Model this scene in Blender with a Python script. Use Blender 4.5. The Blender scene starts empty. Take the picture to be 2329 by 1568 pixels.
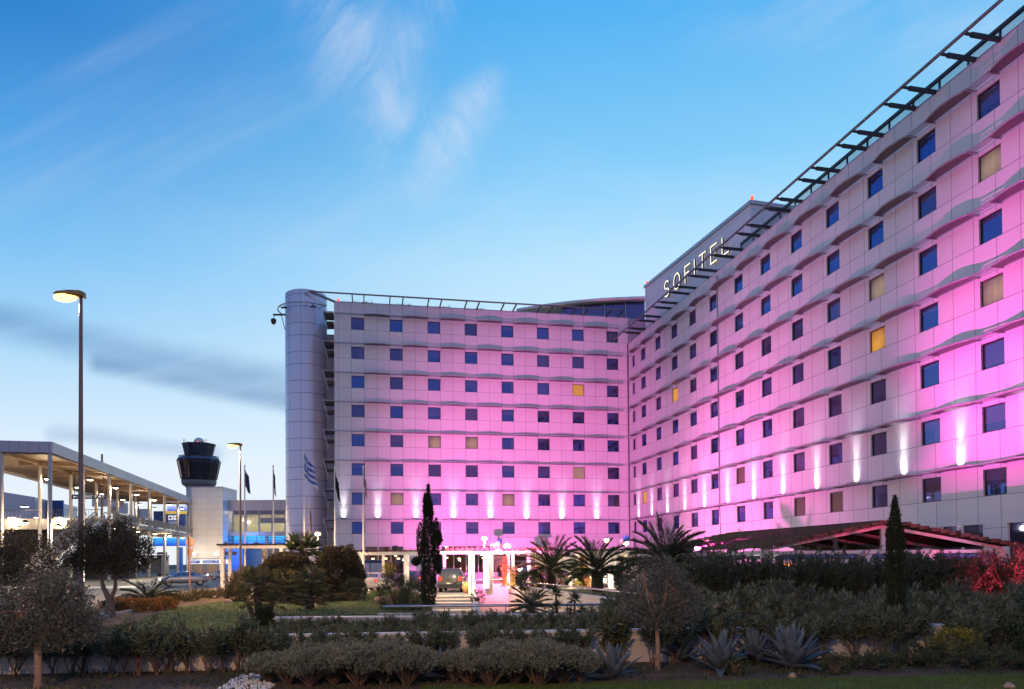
import bpy, bmesh, math, random
import numpy as np
from mathutils import Vector, Matrix
random.seed(7)
rng = np.random.default_rng(11)
C = bpy.context.scene.collection
scn = bpy.context.scene
HC = 2.2                      # camera height above the ground (m)
F, CX, CY, PITCH, ROLL = 1681.0, 1164.5, 1251.9, 0.01478, -0.00768
cp, sp, cr, sr = math.cos(PITCH), math.sin(PITCH), math.cos(ROLL), math.sin(ROLL)

def ray(x, y):
    """direction of the survey photo's point x, y (2329 wide), measured from the camera station"""
    a, b = (x - CX) / F, (y - CY) / F
    u, v = cr * a + sr * b, -sr * a + cr * b
    return Vector((u, cp + v * sp, sp - v * cp))
def ground(x, y, z=0.0):
    d = ray(x, y); t = (z - HC) / d.z
    return Vector((d.x * t, d.y * t, z))
def at(x, y, Y):
    d = ray(x, y); t = Y / d.y
    return Vector((d.x * t, Y, HC + d.z * t))
def foot(x, Y, z=0.0):
    d = ray(x, 1278); t = Y / d.y
    return Vector((d.x * t, Y, z))

# ---------------------------------------------------------------- objects
def tag(o, label=None, cat=None, group=None, kind=None):
    if label: o['label'] = label
    if cat: o['category'] = cat
    if group: o['group'] = group
    if kind: o['kind'] = kind
    return o
def thing(name, label, cat, loc=(0, 0, 0), rz=0.0, group=None):
    o = bpy.data.objects.new(name, None); C.objects.link(o)
    o.empty_display_size = 0.3
    o.location = loc; o.rotation_euler = (0, 0, rz)
    return tag(o, label, cat, group)
def copy_tree(o, parent=None, loc=None, rz=None, label=None, scale=None):
    c = o.copy(); C.objects.link(c)
    if parent is not None: c.parent = parent
    if loc is not None: c.location = loc
    if rz is not None: c.rotation_euler = (0, 0, rz)
    if scale is not None: c.scale = (scale,) * 3 if isinstance(scale, (int, float)) else scale
    if label: c['label'] = label
    for ch in list(o.children): copy_tree(ch, c)
    return c

class MB:
    """collects polygons (with optional metre UVs) and links them as one mesh object"""
    def __init__(s, xf=None): s.v, s.f, s.uv, s.mi, s.sm = [], [], [], [], []; s.xf = xf
    def face(s, pts, uv=None, m=0, smooth=False):
        b = len(s.v)
        s.v += [Vector(p) for p in pts]
        s.f.append(list(range(b, b + len(pts)))); s.mi.append(m); s.sm.append(smooth)
        s.uv.append(uv or [(p[0], p[2]) for p in pts])
    def grid(s, rows, closed=False, m=0, smooth=True, uvs=None):
        b = len(s.v); n = len(rows[0])
        for r in rows: s.v += [Vector(p) for p in r]
        for i in range(len(rows) - 1):
            for j in range(n if closed else n - 1):
                k = (j + 1) % n
                s.f.append([b + i * n + j, b + i * n + k, b + (i + 1) * n + k, b + (i + 1) * n + j])
                s.mi.append(m); s.sm.append(smooth)
                if uvs: s.uv.append([uvs[i][j], uvs[i][j + 1], uvs[i + 1][j + 1], uvs[i + 1][j]])
                else: s.uv.append([(j / n, i / len(rows))] * 4)
    def box(s, lo, hi, m=0):
        x0, y0, z0 = lo; x1, y1, z1 = hi
        p = [(x0, y0, z0), (x1, y0, z0), (x1, y1, z0), (x0, y1, z0), (x0, y0, z1), (x1, y0, z1), (x1, y1, z1), (x0, y1, z1)]
        for q in ((0, 3, 2, 1), (4, 5, 6, 7), (0, 1, 5, 4), (1, 2, 6, 5), (2, 3, 7, 6), (3, 0, 4, 7)):
            pts = [p[i] for i in q]
            if q[0] == 0 and q[1] == 3 or q[0] == 4: uv = [(a[0], a[1]) for a in pts]
            elif q in ((0, 1, 5, 4), (2, 3, 7, 6)): uv = [(a[0], a[2]) for a in pts]
            else: uv = [(a[1], a[2]) for a in pts]
            s.face(pts, uv, m)
    def bar(s, a, b, w, h, up=(0, 0, 1), m=0):
        """rectangular bar from a to b, w wide, h high"""
        a, b = Vector(a), Vector(b); d = (b - a).normalized(); u = Vector(up)
        sd = d.cross(u)
        if sd.length < 1e-4: sd = d.cross(Vector((1, 0, 0)))
        sd.normalize(); u = sd.cross(d).normalized()
        o = [sd * (w / 2 * i) + u * (h / 2 * j) for i, j in ((-1, -1), (1, -1), (1, 1), (-1, 1))]
        L = (b - a).length
        for i in range(4):
            k = (i + 1) % 4
            ww = w if i % 2 == 0 else h
            s.face([a + o[i], a + o[k], b + o[k], b + o[i]], [(0, 0), (0, ww), (L, ww), (L, 0)], m)
        s.face([a + q for q in reversed(o)], [(0, 0)] * 4, m); s.face([b + q for q in o], [(0, 0)] * 4, m)
    def tube(s, pts, r, n=8, m=0, cap=True):
        pts = [Vector(p) for p in pts]; rows = []
        rs = r if isinstance(r, (list, tuple)) else [r] * len(pts)
        ref = None
        for i, p in enumerate(pts):
            d = (pts[min(i + 1, len(pts) - 1)] - pts[max(i - 1, 0)]).normalized()
            if ref is None: ref = Vector((0, 0, 1)) if abs(d.z) < .9 else Vector((1, 0, 0))
            x = d.cross(ref).normalized(); y = x.cross(d).normalized(); ref = y
            rows.append([p + (x * math.cos(t) + y * math.sin(t)) * rs[i] for t in [2 * math.pi * k / n for k in range(n)]])
        s.grid(rows, True, m)
        if cap:
            s.face(list(reversed(rows[0])), None, m); s.face(rows[-1], None, m)
    def lathe(s, prof, n=24, c=(0, 0, 0), m=0, cap=True, uvr=None, smooth=True):
        c = Vector(c); rows = []; uvs = []
        for r, z in prof:
            rows.append([c + Vector((r * math.cos(2 * math.pi * k / n), r * math.sin(2 * math.pi * k / n), z)) for k in range(n)])
            rr = uvr or r
            uvs.append([(rr * 2 * math.pi * k / n, c.z + z) for k in range(n + 1)])
        s.grid(rows, True, m, smooth, uvs)
        if cap:
            s.face(list(reversed(rows[0])), None, m); s.face(rows[-1], None, m)
    def ball(s, c, r, n=12, k=8, sc=(1, 1, 1), m=0):
        c = Vector(c); rows = []
        for i in range(k + 1):
            t = -math.pi / 2 + math.pi * i / k
            rr = max(math.cos(t), 1e-3)
            rows.append([c + Vector((r * rr * math.cos(2 * math.pi * j / n) * sc[0], r * rr * math.sin(2 * math.pi * j / n) * sc[1], r * math.sin(t) * sc[2])) for j in range(n)])
        s.grid(rows, True, m)
    def prism(s, poly, z0, z1, m=0):
        lo = [Vector((p[0], p[1], z0)) for p in poly]; hi = [Vector((p[0], p[1], z1)) for p in poly]
        s.face(hi, [(p.x, p.y) for p in hi], m); s.face(list(reversed(lo)), [(p.x, p.y) for p in reversed(lo)], m)
        n = len(poly); L = 0
        for i in range(n):
            k = (i + 1) % n; d = (lo[k] - lo[i]).length
            s.face([lo[i], lo[k], hi[k], hi[i]], [(L, z0), (L + d, z0), (L + d, z1), (L, z1)], m); L += d
    def build(s, name, mats, parent=None, kind=None, rel=True):
        me = bpy.data.meshes.new(name)
        vs = s.v
        if s.xf is not None: vs = [s.xf @ v for v in vs]
        if parent is not None and rel:
            org = Vector((0, 0, 0)); q = parent
            while q is not None: org = org + q.location; q = q.parent
            vs = [v - org for v in vs]
        me.from_pydata([tuple(v) for v in vs], [], s.f)
        ul = me.uv_layers.new(name='UVMap')
        ul.data.foreach_set('uv', [c for f in s.uv for p in f for c in p])
        me.polygons.foreach_set('material_index', s.mi)
        me.polygons.foreach_set('use_smooth', s.sm)
        for m in (mats if isinstance(mats, (list, tuple)) else [mats]): me.materials.append(m)
        me.update()
        o = bpy.data.objects.new(name, me); C.objects.link(o)
        if parent is not None: o.parent = parent
        if kind: o['kind'] = kind
        return o
def local(s, name, mats, parent): return s.build(name, mats, parent, rel=False)   # vertices already in the parent's own frame

# ---------------------------------------------------------------- materials
def srgb(r, g, b):
    f = lambda c: c / 12.92 if c <= .04045 else ((c + .055) / 1.055) ** 2.4
    return (f(r / 255), f(g / 255), f(b / 255), 1)
def newmat(name):
    m = bpy.data.materials.new(name); m.use_nodes = True
    n = m.node_tree; b = n.nodes['Principled BSDF']
    return m, n, b
def N(nt, t, **kw):
    n = nt.nodes.new(t)
    for k, v in kw.items():
        if k in n.inputs.keys() if isinstance(k, str) else False: n.inputs[k].default_value = v
        else: setattr(n, k, v)
    return n
def L(nt, a, b): nt.links.new(a, b)
def math_(nt, op, a, b=None, c=None):
    n = nt.nodes.new('ShaderNodeMath'); n.operation = op
    for i, x in enumerate((a, b, c)):
        if x is None: continue
        if isinstance(x, (int, float)): n.inputs[i].default_value = x
        else: nt.links.new(x, n.inputs[i])
    return n.outputs[0]
def mixc(nt, fac, a, b, blend='MIX'):
    n = nt.nodes.new('ShaderNodeMix'); n.data_type = 'RGBA'; n.blend_type = blend
    for sock, x in ((n.inputs['Factor'], fac), (n.inputs[6], a), (n.inputs[7], b)):
        if isinstance(x, (int, float)): sock.default_value = x
        elif isinstance(x, (tuple, list)): sock.default_value = (x[0], x[1], x[2], 1)
        else: nt.links.new(x, sock)
    return n.outputs[2]
def noise(nt, scale, detail=4, coord='Object', rough=.55, vec=None):
    n = nt.nodes.new('ShaderNodeTexNoise'); n.inputs['Scale'].default_value = scale
    n.inputs['Detail'].default_value = detail; n.inputs['Roughness'].default_value = rough
    if vec is None: vec = nt.nodes.new('ShaderNodeTexCoord').outputs[coord]
    nt.links.new(vec, n.inputs['Vector'])
    return n.outputs['Fac']
def plain(name, col, rough=.6, metal=0, var=.15, scale=3.0, bump=0, bscale=40, spec=.5):
    """one colour broken up by procedural noise"""
    m, nt, b = newmat(name)
    f = noise(nt, scale)
    c1 = tuple(c * (1 - var) for c in col[:3]); c2 = tuple(min(1, c * (1 + var)) for c in col[:3])
    r = nt.nodes.new('ShaderNodeMapRange'); r.inputs[1].default_value = .3; r.inputs[2].default_value = .7
    nt.links.new(f, r.inputs[0])
    nt.links.new(mixc(nt, r.outputs[0], c1, c2), b.inputs['Base Color'])
    b.inputs['Roughness'].default_value = rough; b.inputs['Metallic'].default_value = metal
    b.inputs['Specular IOR Level'].default_value = spec
    if bump:
        bn = nt.nodes.new('ShaderNodeBump'); bn.inputs['Strength'].default_value = bump; bn.inputs['Distance'].default_value = .05
        nt.links.new(noise(nt, bscale), bn.inputs['Height']); nt.links.new(bn.outputs[0], b.inputs['Normal'])
    return m
def glow(name, col, strength):
    m, nt, b = newmat(name)
    b.inputs['Base Color'].default_value = (col[0] * .5, col[1] * .5, col[2] * .5, 1)
    b.inputs['Emission Color'].default_value = (col[0], col[1], col[2], 1); b.inputs['Emission Strength'].default_value = strength
    return m
def seamline(nt, u, period, offset, width):
    a = math_(nt, 'ADD', u, -offset + period * 200 + width / 2)
    a = math_(nt, 'MODULO', a, period)
    return math_(nt, 'LESS_THAN', a, width)
def panels(name, col, pu, ou, vlines, pv, wu=.03, wv=.03, seam=.35, rough=.35, metal=0.0, var=.04):
    """cladding with thin dark joints, laid out on the UVs in metres"""
    m, nt, b = newmat(name)
    uv = nt.nodes.new('ShaderNodeUVMap'); uv.uv_map = 'UVMap'
    sx = nt.nodes.new('ShaderNodeSeparateXYZ'); nt.links.new(uv.outputs[0], sx.inputs[0])
    k = seamline(nt, sx.outputs[0], pu, ou, wu)
    for v0 in vlines: k = math_(nt, 'MAXIMUM', k, seamline(nt, sx.outputs[1], pv, v0, wv))
    f = noise(nt, .35, 3)
    # every sheet of the cladding a touch different
    cx_ = math_(nt, 'FLOOR', math_(nt, 'DIVIDE', math_(nt, 'ADD', sx.outputs[0], -ou), pu)); cy_ = math_(nt, 'FLOOR', math_(nt, 'DIVIDE', math_(nt, 'ADD', sx.outputs[1], -vlines[0]), pv))
    cmb = nt.nodes.new('ShaderNodeCombineXYZ'); nt.links.new(cx_, cmb.inputs[0]); nt.links.new(cy_, cmb.inputs[1])
    wn = nt.nodes.new('ShaderNodeTexWhiteNoise'); nt.links.new(cmb.outputs[0], wn.inputs['Vector'])
    t = math_(nt, 'ADD', math_(nt, 'MULTIPLY', f, .6), math_(nt, 'MULTIPLY', wn.outputs['Value'], .4))
    # faint rain streaks
    mp = nt.nodes.new('ShaderNodeMapping'); mp.inputs['Scale'].default_value = (3.5, .12, 1)
    nt.links.new(uv.outputs[0], mp.inputs[0])
    st = noise(nt, 1.0, 5, vec=mp.outputs[0])
    t = math_(nt, 'ADD', math_(nt, 'MULTIPLY', t, .7), math_(nt, 'MULTIPLY', st, .3))
    base = mixc(nt, t, tuple(c * (1 - var * 3) for c in col[:3]), tuple(min(1, c * (1 + var * 3)) for c in col[:3]))
    nt.links.new(mixc(nt, k, base, tuple(c * seam for c in col[:3])), b.inputs['Base Color'])
    b.inputs['Roughness'].default_value = rough; b.inputs['Metallic'].default_value = metal
    return m
def leafmat(name, c1, c2, c3, rough=.5, trans=.25):
    m, nt, b = newmat(name)
    g = nt.nodes.new('ShaderNodeNewGeometry')
    cr_ = nt.nodes.new('ShaderNodeValToRGB'); e = cr_.color_ramp.elements
    e[0].color = (*c1, 1); e[1].color = (*c3, 1); k = cr_.color_ramp.elements.new(.5); k.color = (*c2, 1)
    nt.links.new(g.outputs['Random Per Island'], cr_.inputs[0])
    out = nt.nodes['Material Output']
    tr = nt.nodes.new('ShaderNodeBsdfTranslucent'); nt.links.new(cr_.outputs[0], tr.inputs[0])
    nt.links.new(cr_.outputs[0], b.inputs['Base Color']); b.inputs['Roughness'].default_value = rough
    b.inputs['Specular IOR Level'].default_value = .3
    mx = nt.nodes.new('ShaderNodeMixShader'); mx.inputs[0].default_value = trans
    nt.links.new(b.outputs[0], mx.inputs[1]); nt.links.new(tr.outputs[0], mx.inputs[2]); nt.links.new(mx.outputs[0], out.inputs[0])
    return m
def lamp(name, kind, loc, energy, col, aim=None, size=.1, spot=60, blend=.5, parent=None):
    l = bpy.data.lights.new(name, kind); l.energy = energy; l.color = col[:3]
    o = bpy.data.objects.new(name, l); C.objects.link(o); o.location = loc
    if kind in ('POINT', 'SPOT'): l.shadow_soft_size = size
    if kind == 'SPOT': l.spot_size = math.radians(spot); l.spot_blend = blend
    if kind == 'AREA': l.size = size
    if aim is not None: o.rotation_euler = (Vector(aim) - Vector(loc)).to_track_quat('-Z', 'Y').to_euler()
    return o
# ---------------------------------------------------------------- camera
cam = bpy.data.cameras.new('camera'); co = bpy.data.objects.new('camera', cam); C.objects.link(co); scn.camera = co
R0, U0, F0 = Vector((1, 0, 0)), Vector((0, -sp, cp)), Vector((0, cp, sp))
right = R0 * cr + U0 * sr; up = R0 * -sr + U0 * cr
co.matrix_world = Matrix(((right.x, up.x, -F0.x, 0), (right.y, up.y, -F0.y, 0), (right.z, up.z, -F0.z, HC), (0, 0, 0, 1)))
cam.sensor_width = 36; cam.lens = 36 * F / 2329
cam.shift_x = 0.0; cam.shift_y = (CY - 783.9) / 2329
cam.clip_start = .1; cam.clip_end = 5000

# ---------------------------------------------------------------- sky at dusk
w = bpy.data.worlds.new('World'); scn.world = w; w.use_nodes = True
nt = w.node_tree; bg = nt.nodes['Background']
tc = nt.nodes.new('ShaderNodeTexCoord'); sx = nt.nodes.new('ShaderNodeSeparateXYZ'); L(nt, tc.outputs['Generated'], sx.inputs[0])
dx, dy, dz = sx.outputs
def ramp(src, stops):
    r = nt.nodes.new('ShaderNodeValToRGB'); L(nt, src, r.inputs[0]); e = r.color_ramp.elements
    e[0].position, e[0].color = stops[0][0], stops[0][1]; e[1].position, e[1].color = stops[-1][0], stops[-1][1]
    for p, c in stops[1:-1]: k = e.new(p); k.color = c
    return r.outputs[0]
# towards the sunset (+Y) and away from it
front = ramp(dz, [(0, srgb(240, 246, 252)), (.10, srgb(234, 245, 254)), (.22, srgb(220, 241, 255)), (.37, srgb(186, 230, 255)), (.47, srgb(134, 206, 250)), (.60, srgb(86, 178, 242)), (.8, srgb(58, 148, 224)), (1, srgb(40, 110, 190))])
left_ = ramp(dz, [(0, srgb(238, 244, 250)), (.12, srgb(226, 240, 253)), (.24, srgb(168, 216, 249)), (.35, srgb(110, 187, 242)), (.42, srgb(76, 162, 231)), (.54, srgb(33, 119, 202)), (.75, srgb(26, 100, 182)), (1, srgb(22, 84, 165))])
back = ramp(dz, [(0, srgb(176, 170, 200)), (.2, srgb(160, 172, 214)), (.5, srgb(120, 156, 216)), (1, srgb(64, 124, 196))])
horiz = math_(nt, 'SQRT', math_(nt, 'ADD', math_(nt, 'MULTIPLY', dx, dx), math_(nt, 'MULTIPLY', dy, dy)))
az = math_(nt, 'DIVIDE', dx, math_(nt, 'MAXIMUM', horiz, .001))
kx = nt.nodes.new('ShaderNodeMapRange'); kx.interpolation_type = 'SMOOTHSTEP'
kx.inputs[1].default_value = -.75; kx.inputs[2].default_value = .12; L(nt, az, kx.inputs[0])
ky = nt.nodes.new('ShaderNodeMapRange'); ky.interpolation_type = 'SMOOTHSTEP'
ky.inputs[1].default_value = -.3; ky.inputs[2].default_value = .75; L(nt, math_(nt, 'DIVIDE', dy, math_(nt, 'MAXIMUM', horiz, .001)), ky.inputs[0])
sky = mixc(nt, ky.outputs[0], back, mixc(nt, kx.outputs[0], left_, front))
# high thin cloud: drawn on a flat layer far overhead, so it streams with perspective
yy = math_(nt, 'MAXIMUM', dy, .08)
u_ = math_(nt, 'DIVIDE', dx, yy); v_ = math_(nt, 'DIVIDE', dz, yy)
cb = nt.nodes.new('ShaderNodeCombineXYZ'); L(nt, u_, cb.inputs[0]); L(nt, v_, cb.inputs[1])
def warped(scale, amt):
    n = nt.nodes.new('ShaderNodeTexNoise'); n.inputs['Scale'].default_value = scale; n.inputs['Detail'].default_value = 5
    L(nt, cb.outputs[0], n.inputs['Vector'])
    s_ = nt.nodes.new('ShaderNodeVectorMath'); s_.operation = 'SUBTRACT'; L(nt, n.outputs['Color'], s_.inputs[0]); s_.inputs[1].default_value = (.5, .5, .5)
    m_ = nt.nodes.new('ShaderNodeVectorMath'); m_.operation = 'SCALE'; L(nt, s_.outputs[0], m_.inputs[0]); m_.inputs['Scale'].default_value = amt
    a_ = nt.nodes.new('ShaderNodeVectorMath'); a_.operation = 'ADD'; L(nt, cb.outputs[0], a_.inputs[0]); L(nt, m_.outputs[0], a_.inputs[1])
    return a_.outputs[0]
wv = warped(6, .075)
def wisp(a, b, wid, tex_scale, stretch, ang, lo=.35, hi=.75, src=None):
    """cloud band from a to b (u, v), frayed by stretched noise"""
    src = src or wv
    ax, ay = a; bx, by = b
    s1 = nt.nodes.new('ShaderNodeSeparateXYZ'); L(nt, src, s1.inputs[0])
    ex, ey = bx - ax, by - ay; l2 = ex * ex + ey * ey
    px = math_(nt, 'ADD', s1.outputs[0], -ax); py = math_(nt, 'ADD', s1.outputs[1], -ay)
    t = nt.nodes.new('ShaderNodeClamp')
    L(nt, math_(nt, 'DIVIDE', math_(nt, 'ADD', math_(nt, 'MULTIPLY', px, ex), math_(nt, 'MULTIPLY', py, ey)), l2), t.inputs[0])
    qx = math_(nt, 'SUBTRACT', px, math_(nt, 'MULTIPLY', t.outputs[0], ex)); qy = math_(nt, 'SUBTRACT', py, math_(nt, 'MULTIPLY', t.outputs[0], ey))
    d = math_(nt, 'SQRT', math_(nt, 'ADD', math_(nt, 'MULTIPLY', qx, qx), math_(nt, 'MULTIPLY', qy, qy)))
    r = nt.nodes.new('ShaderNodeMapRange'); r.interpolation_type = 'SMOOTHSTEP'; r.inputs[1].default_value = wid; r.inputs[2].default_value = 0; L(nt, d, r.inputs[0])
    mp = nt.nodes.new('ShaderNodeMapping'); mp.inputs['Rotation'].default_value = (0, 0, -ang); mp.vector_type = 'TEXTURE'
    L(nt, src, mp.inputs[0]); mp.inputs['Scale'].default_value = (stretch, 1, 1)
    f = noise(nt, tex_scale, 7, vec=mp.outputs[0], rough=.62)
    r2 = nt.nodes.new('ShaderNodeMapRange'); r2.interpolation_type = 'SMOOTHSTEP'; r2.inputs[1].default_value = lo; r2.inputs[2].default_value = hi; L(nt, f, r2.inputs[0])
    return math_(nt, 'MULTIPLY', r.outputs[0], r2.outputs[0])
def lay(base, mask, col, amt): return mixc(nt, math_(nt, 'MULTIPLY', mask, amt), base, col)
pale = srgb(214, 226, 245); grey = srgb(96, 142, 194)
R_ = math.radians
wv2 = warped(3.5, .035)
sky = lay(sky, wisp((-.255, .79), (-.125, .56), .092, 16, 5.0, R_(-60), .30, .78), pale, .62)
sky = lay(sky, wisp((-.10, .79), (-.165, .63), .062, 15, 4.5, R_(66), .32, .76), pale, .50)
sky = lay(sky, wisp((-.092, .565), (-.032, .628), .052, 18, 3.5, R_(50), .30, .76), pale, .62)
sky = lay(sky, wisp((-.80, .72), (.0, .40), .36, 9, 9.0, R_(-27), .42, .85, wv2), pale, .26)
sky = lay(sky, wisp((-.5, .36), (.5, .48), .20, 7, 6.0, R_(12), .42, .86), pale, .42)
sky = lay(sky, wisp((.3, .80), (.8, .70), .14, 8, 5.0, R_(-22), .38, .82), pale, .46)
sky = lay(sky, wisp((-.95, .385), (-.22, .222), .042, 7, 12.0, R_(-13), .16, .56, wv2), grey, .60)
sky = lay(sky, wisp((-.56, .272), (-.24, .205), .022, 9, 12.0, R_(-12), .2, .58, wv2), srgb(92, 134, 186), .55)
sky = lay(sky, wisp((-.62, .178), (-.40, .150), .020, 7, 14.0, R_(-8), .25, .6, wv2), srgb(140, 174, 212), .5)
# physical sky added underneath: the last glow after sunset
nis = nt.nodes.new('ShaderNodeTexSky'); nis.sky_type = 'NISHITA'; nis.sun_disc = False
SUN_EL, SUN_AZ = math.radians(1.0), math.radians(25)
nis.sun_elevation = SUN_EL; nis.sun_rotation = SUN_AZ; nis.air_density = 1.0; nis.dust_density = .6; nis.ozone_density = 3
sky = mixc(nt, .012, sky, nis.outputs[0], 'ADD')
# darkness below the horizon
kd = nt.nodes.new('ShaderNodeMapRange'); kd.inputs[1].default_value = -.06; kd.inputs[2].default_value = -.005; L(nt, dz, kd.inputs[0])
sky = mixc(nt, kd.outputs[0], (.03, .035, .05), sky)
L(nt, sky, bg.inputs['Color']); bg.inputs['Strength'].default_value = 1.0
# the sun is down: only its last soft light from beyond the hotel
sl = bpy.data.lights.new('sun', 'SUN'); sl.energy = .06; sl.angle = math.radians(20); sl.color = (1, .82, .7)
so = bpy.data.objects.new('sun', sl); C.objects.link(so)
sdir = Vector((math.sin(SUN_AZ) * math.cos(SUN_EL), math.cos(SUN_AZ) * math.cos(SUN_EL), math.sin(SUN_EL)))
so.rotation_euler = sdir.to_track_quat('Z', 'Y').to_euler()
scn.view_settings.view_transform = 'Standard'; scn.view_settings.look = 'None'; scn.view_settings.exposure = 0; scn.view_settings.gamma = 1
scn.cycles.use_denoising = True; scn.cycles.max_bounces = 6; scn.cycles.transparent_max_bounces = 12
scn.cycles.use_light_tree = True; scn.cycles.sample_clamp_indirect = 4.0
scn.cycles.caustics_reflective = False; scn.cycles.caustics_refractive = False
# ---------------------------------------------------------------- materials of the hotel
HF = 3.0695; PW = 4 / 3; WH = 1.285; ZW0 = HC + 4.264       # storey height, panel width, window height, head of the lowest window row
WALLC = (.70, .675, .69)
M_wallL = panels('cladding_west', WALLC, PW, 0, [ZW0 - WH, ZW0 + .22], HF, .035, .035, .42, .38)
M_wallR = panels('cladding_south', WALLC, PW, 0, [ZW0 - WH, ZW0 + .22], HF, .04, .04, .42, .38)
M_tower = panels('tower_sheets', (.80, .67, .71), 1.44, .3, [27.66, 26.36], HF, .035, .055, .3, .28, .25)
M_plainwall = plain('plain_cladding', (.34, .34, .38), .5)
M_attic = panels('attic_sheets', (.70, .67, .73), 2.6, .4, [31.6], 40, .03, .05, .6, .4)
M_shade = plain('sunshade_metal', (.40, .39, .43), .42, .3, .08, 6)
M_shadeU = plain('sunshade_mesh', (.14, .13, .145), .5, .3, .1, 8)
M_steel = plain('painted_steel', (.42, .42, .47), .35, .5, .08)
M_rail = plain('rail_paint', (.16, .16, .20), .4, .4, .08)
M_dark = plain('dark_steel', (.035, .033, .038), .45, .3, .1)
M_frame = plain('window_frame', (.035, .036, .045), .4, .4, .1)
M_roof = plain('roof_gravel', (.25, .24, .23), .9, 0, .2, 20)
M_white = plain('white_paint', (.72, .70, .67), .5, 0, .05, 2)
M_soft = plain('off_white_render', (.58, .54, .49), .8, 0, .10, 1.5, .05, 60)
def glassmat(name, tint, refl, base, rough=.02):
    """reflective blue solar glass with a dark or curtained room behind it"""
    m, nt, b = newmat(name)
    out = nt.nodes['Material Output']
    g = nt.nodes.new('ShaderNodeBsdfGlossy'); g.inputs['Color'].default_value = (*tint, 1); g.inputs['Roughness'].default_value = rough
    f = noise(nt, 1.3, 2)
    b.inputs['Roughness'].default_value = .6
    oi = nt.nodes.new('ShaderNodeObjectInfo'); gc = nt.nodes.new('ShaderNodeTexCoord'); gs = nt.nodes.new('ShaderNodeSeparateXYZ'); L(nt, gc.outputs['Generated'], gs.inputs[0])
    rnd = oi.outputs['Random']
    # a roller blind or a drawn curtain in some of the rooms
    blind = math_(nt, 'MULTIPLY', math_(nt, 'GREATER_THAN', gs.outputs[2], math_(nt, 'SUBTRACT', 1.25, math_(nt, 'MULTIPLY', rnd, 1.3))), .8)
    side_ = math_(nt, 'MULTIPLY', math_(nt, 'GREATER_THAN', gs.outputs[0], math_(nt, 'ADD', .55, math_(nt, 'MULTIPLY', math_(nt, 'FRACT', math_(nt, 'MULTIPLY', rnd, 17.0)), 1.1))), .9)
    room = mixc(nt, f, tuple(c * .5 for c in base), tuple(c * 1.6 for c in base))
    L(nt, mixc(nt, math_(nt, 'MAXIMUM', blind, side_), room, (.055, .045, .065)), b.inputs['Base Color'])
    fr = nt.nodes.new('ShaderNodeFresnel'); fr.inputs['IOR'].default_value = 1.5
    k = math_(nt, 'ADD', math_(nt, 'MULTIPLY', fr.outputs[0], .8), refl)
    mx = nt.nodes.new('ShaderNodeMixShader'); L(nt, k, mx.inputs[0]); L(nt, b.outputs[0], mx.inputs[1]); L(nt, g.outputs[0], mx.inputs[2])
    L(nt, mx.outputs[0], out.inputs[0])
    return m
M_glass = glassmat('blue_solar_glass', (.10, .24, .78), .32, (.006, .009, .022))
M_glass2 = glassmat('violet_solar_glass', (.20, .22, .62), .26, (.012, .010, .02))
def litmat(name, c1, c2, s):
    """curtained lit window: warm light with folds, brighter on one side"""
    m, nt, b = newmat(name)
    tcn = nt.nodes.new('ShaderNodeTexCoord'); mp = nt.nodes.new('ShaderNodeMapping'); mp.inputs['Scale'].default_value = (9, 9, .5)
    L(nt, tcn.outputs['Object'], mp.inputs[0])
    f1 = noise(nt, 1.0, 3, vec=mp.outputs[0]); f2 = noise(nt, 1.1, 2)
    gs = nt.nodes.new('ShaderNodeSeparateXYZ'); L(nt, tcn.outputs['Generated'], gs.inputs[0]); oi = nt.nodes.new('ShaderNodeObjectInfo')
    ex = math_(nt, 'ABSOLUTE', math_(nt, 'SUBTRACT', gs.outputs[0], math_(nt, 'ADD', .25, math_(nt, 'MULTIPLY', oi.outputs['Random'], .5))))
    ez = math_(nt, 'ABSOLUTE', math_(nt, 'SUBTRACT', gs.outputs[2], .38))
    pool = math_(nt, 'SUBTRACT', 1.0, math_(nt, 'MULTIPLY', math_(nt, 'ADD', math_(nt, 'MULTIPLY', ex, ex), math_(nt, 'MULTIPLY', ez, ez)), 2.2))
    e = mixc(nt, math_(nt, 'MULTIPLY', math_(nt, 'ADD', math_(nt, 'MULTIPLY', f1, .7), math_(nt, 'MULTIPLY', f2, .5)), pool), c1, c2)
    L(nt, e, b.inputs['Emission Color']); b.inputs['Emission Strength'].default_value = s
    b.inputs['Base Color'].default_value = (.1, .08, .06, 1); b.inputs['Roughness'].default_value = .08
    return m
M_lit = litmat('lit_curtain', srgb(84, 70, 72)[:3], srgb(176, 144, 108)[:3], .95)
M_lit2 = litmat('lit_amber_curtain', srgb(150, 88, 16)[:3], srgb(250, 178, 60)[:3], 1.0)
M_lit3 = litmat('lit_dim_curtain', srgb(70, 48, 60)[:3], srgb(120, 84, 60)[:3], .40)
PANES = [M_glass, M_glass2, M_lit, M_lit2, M_lit3]

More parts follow.
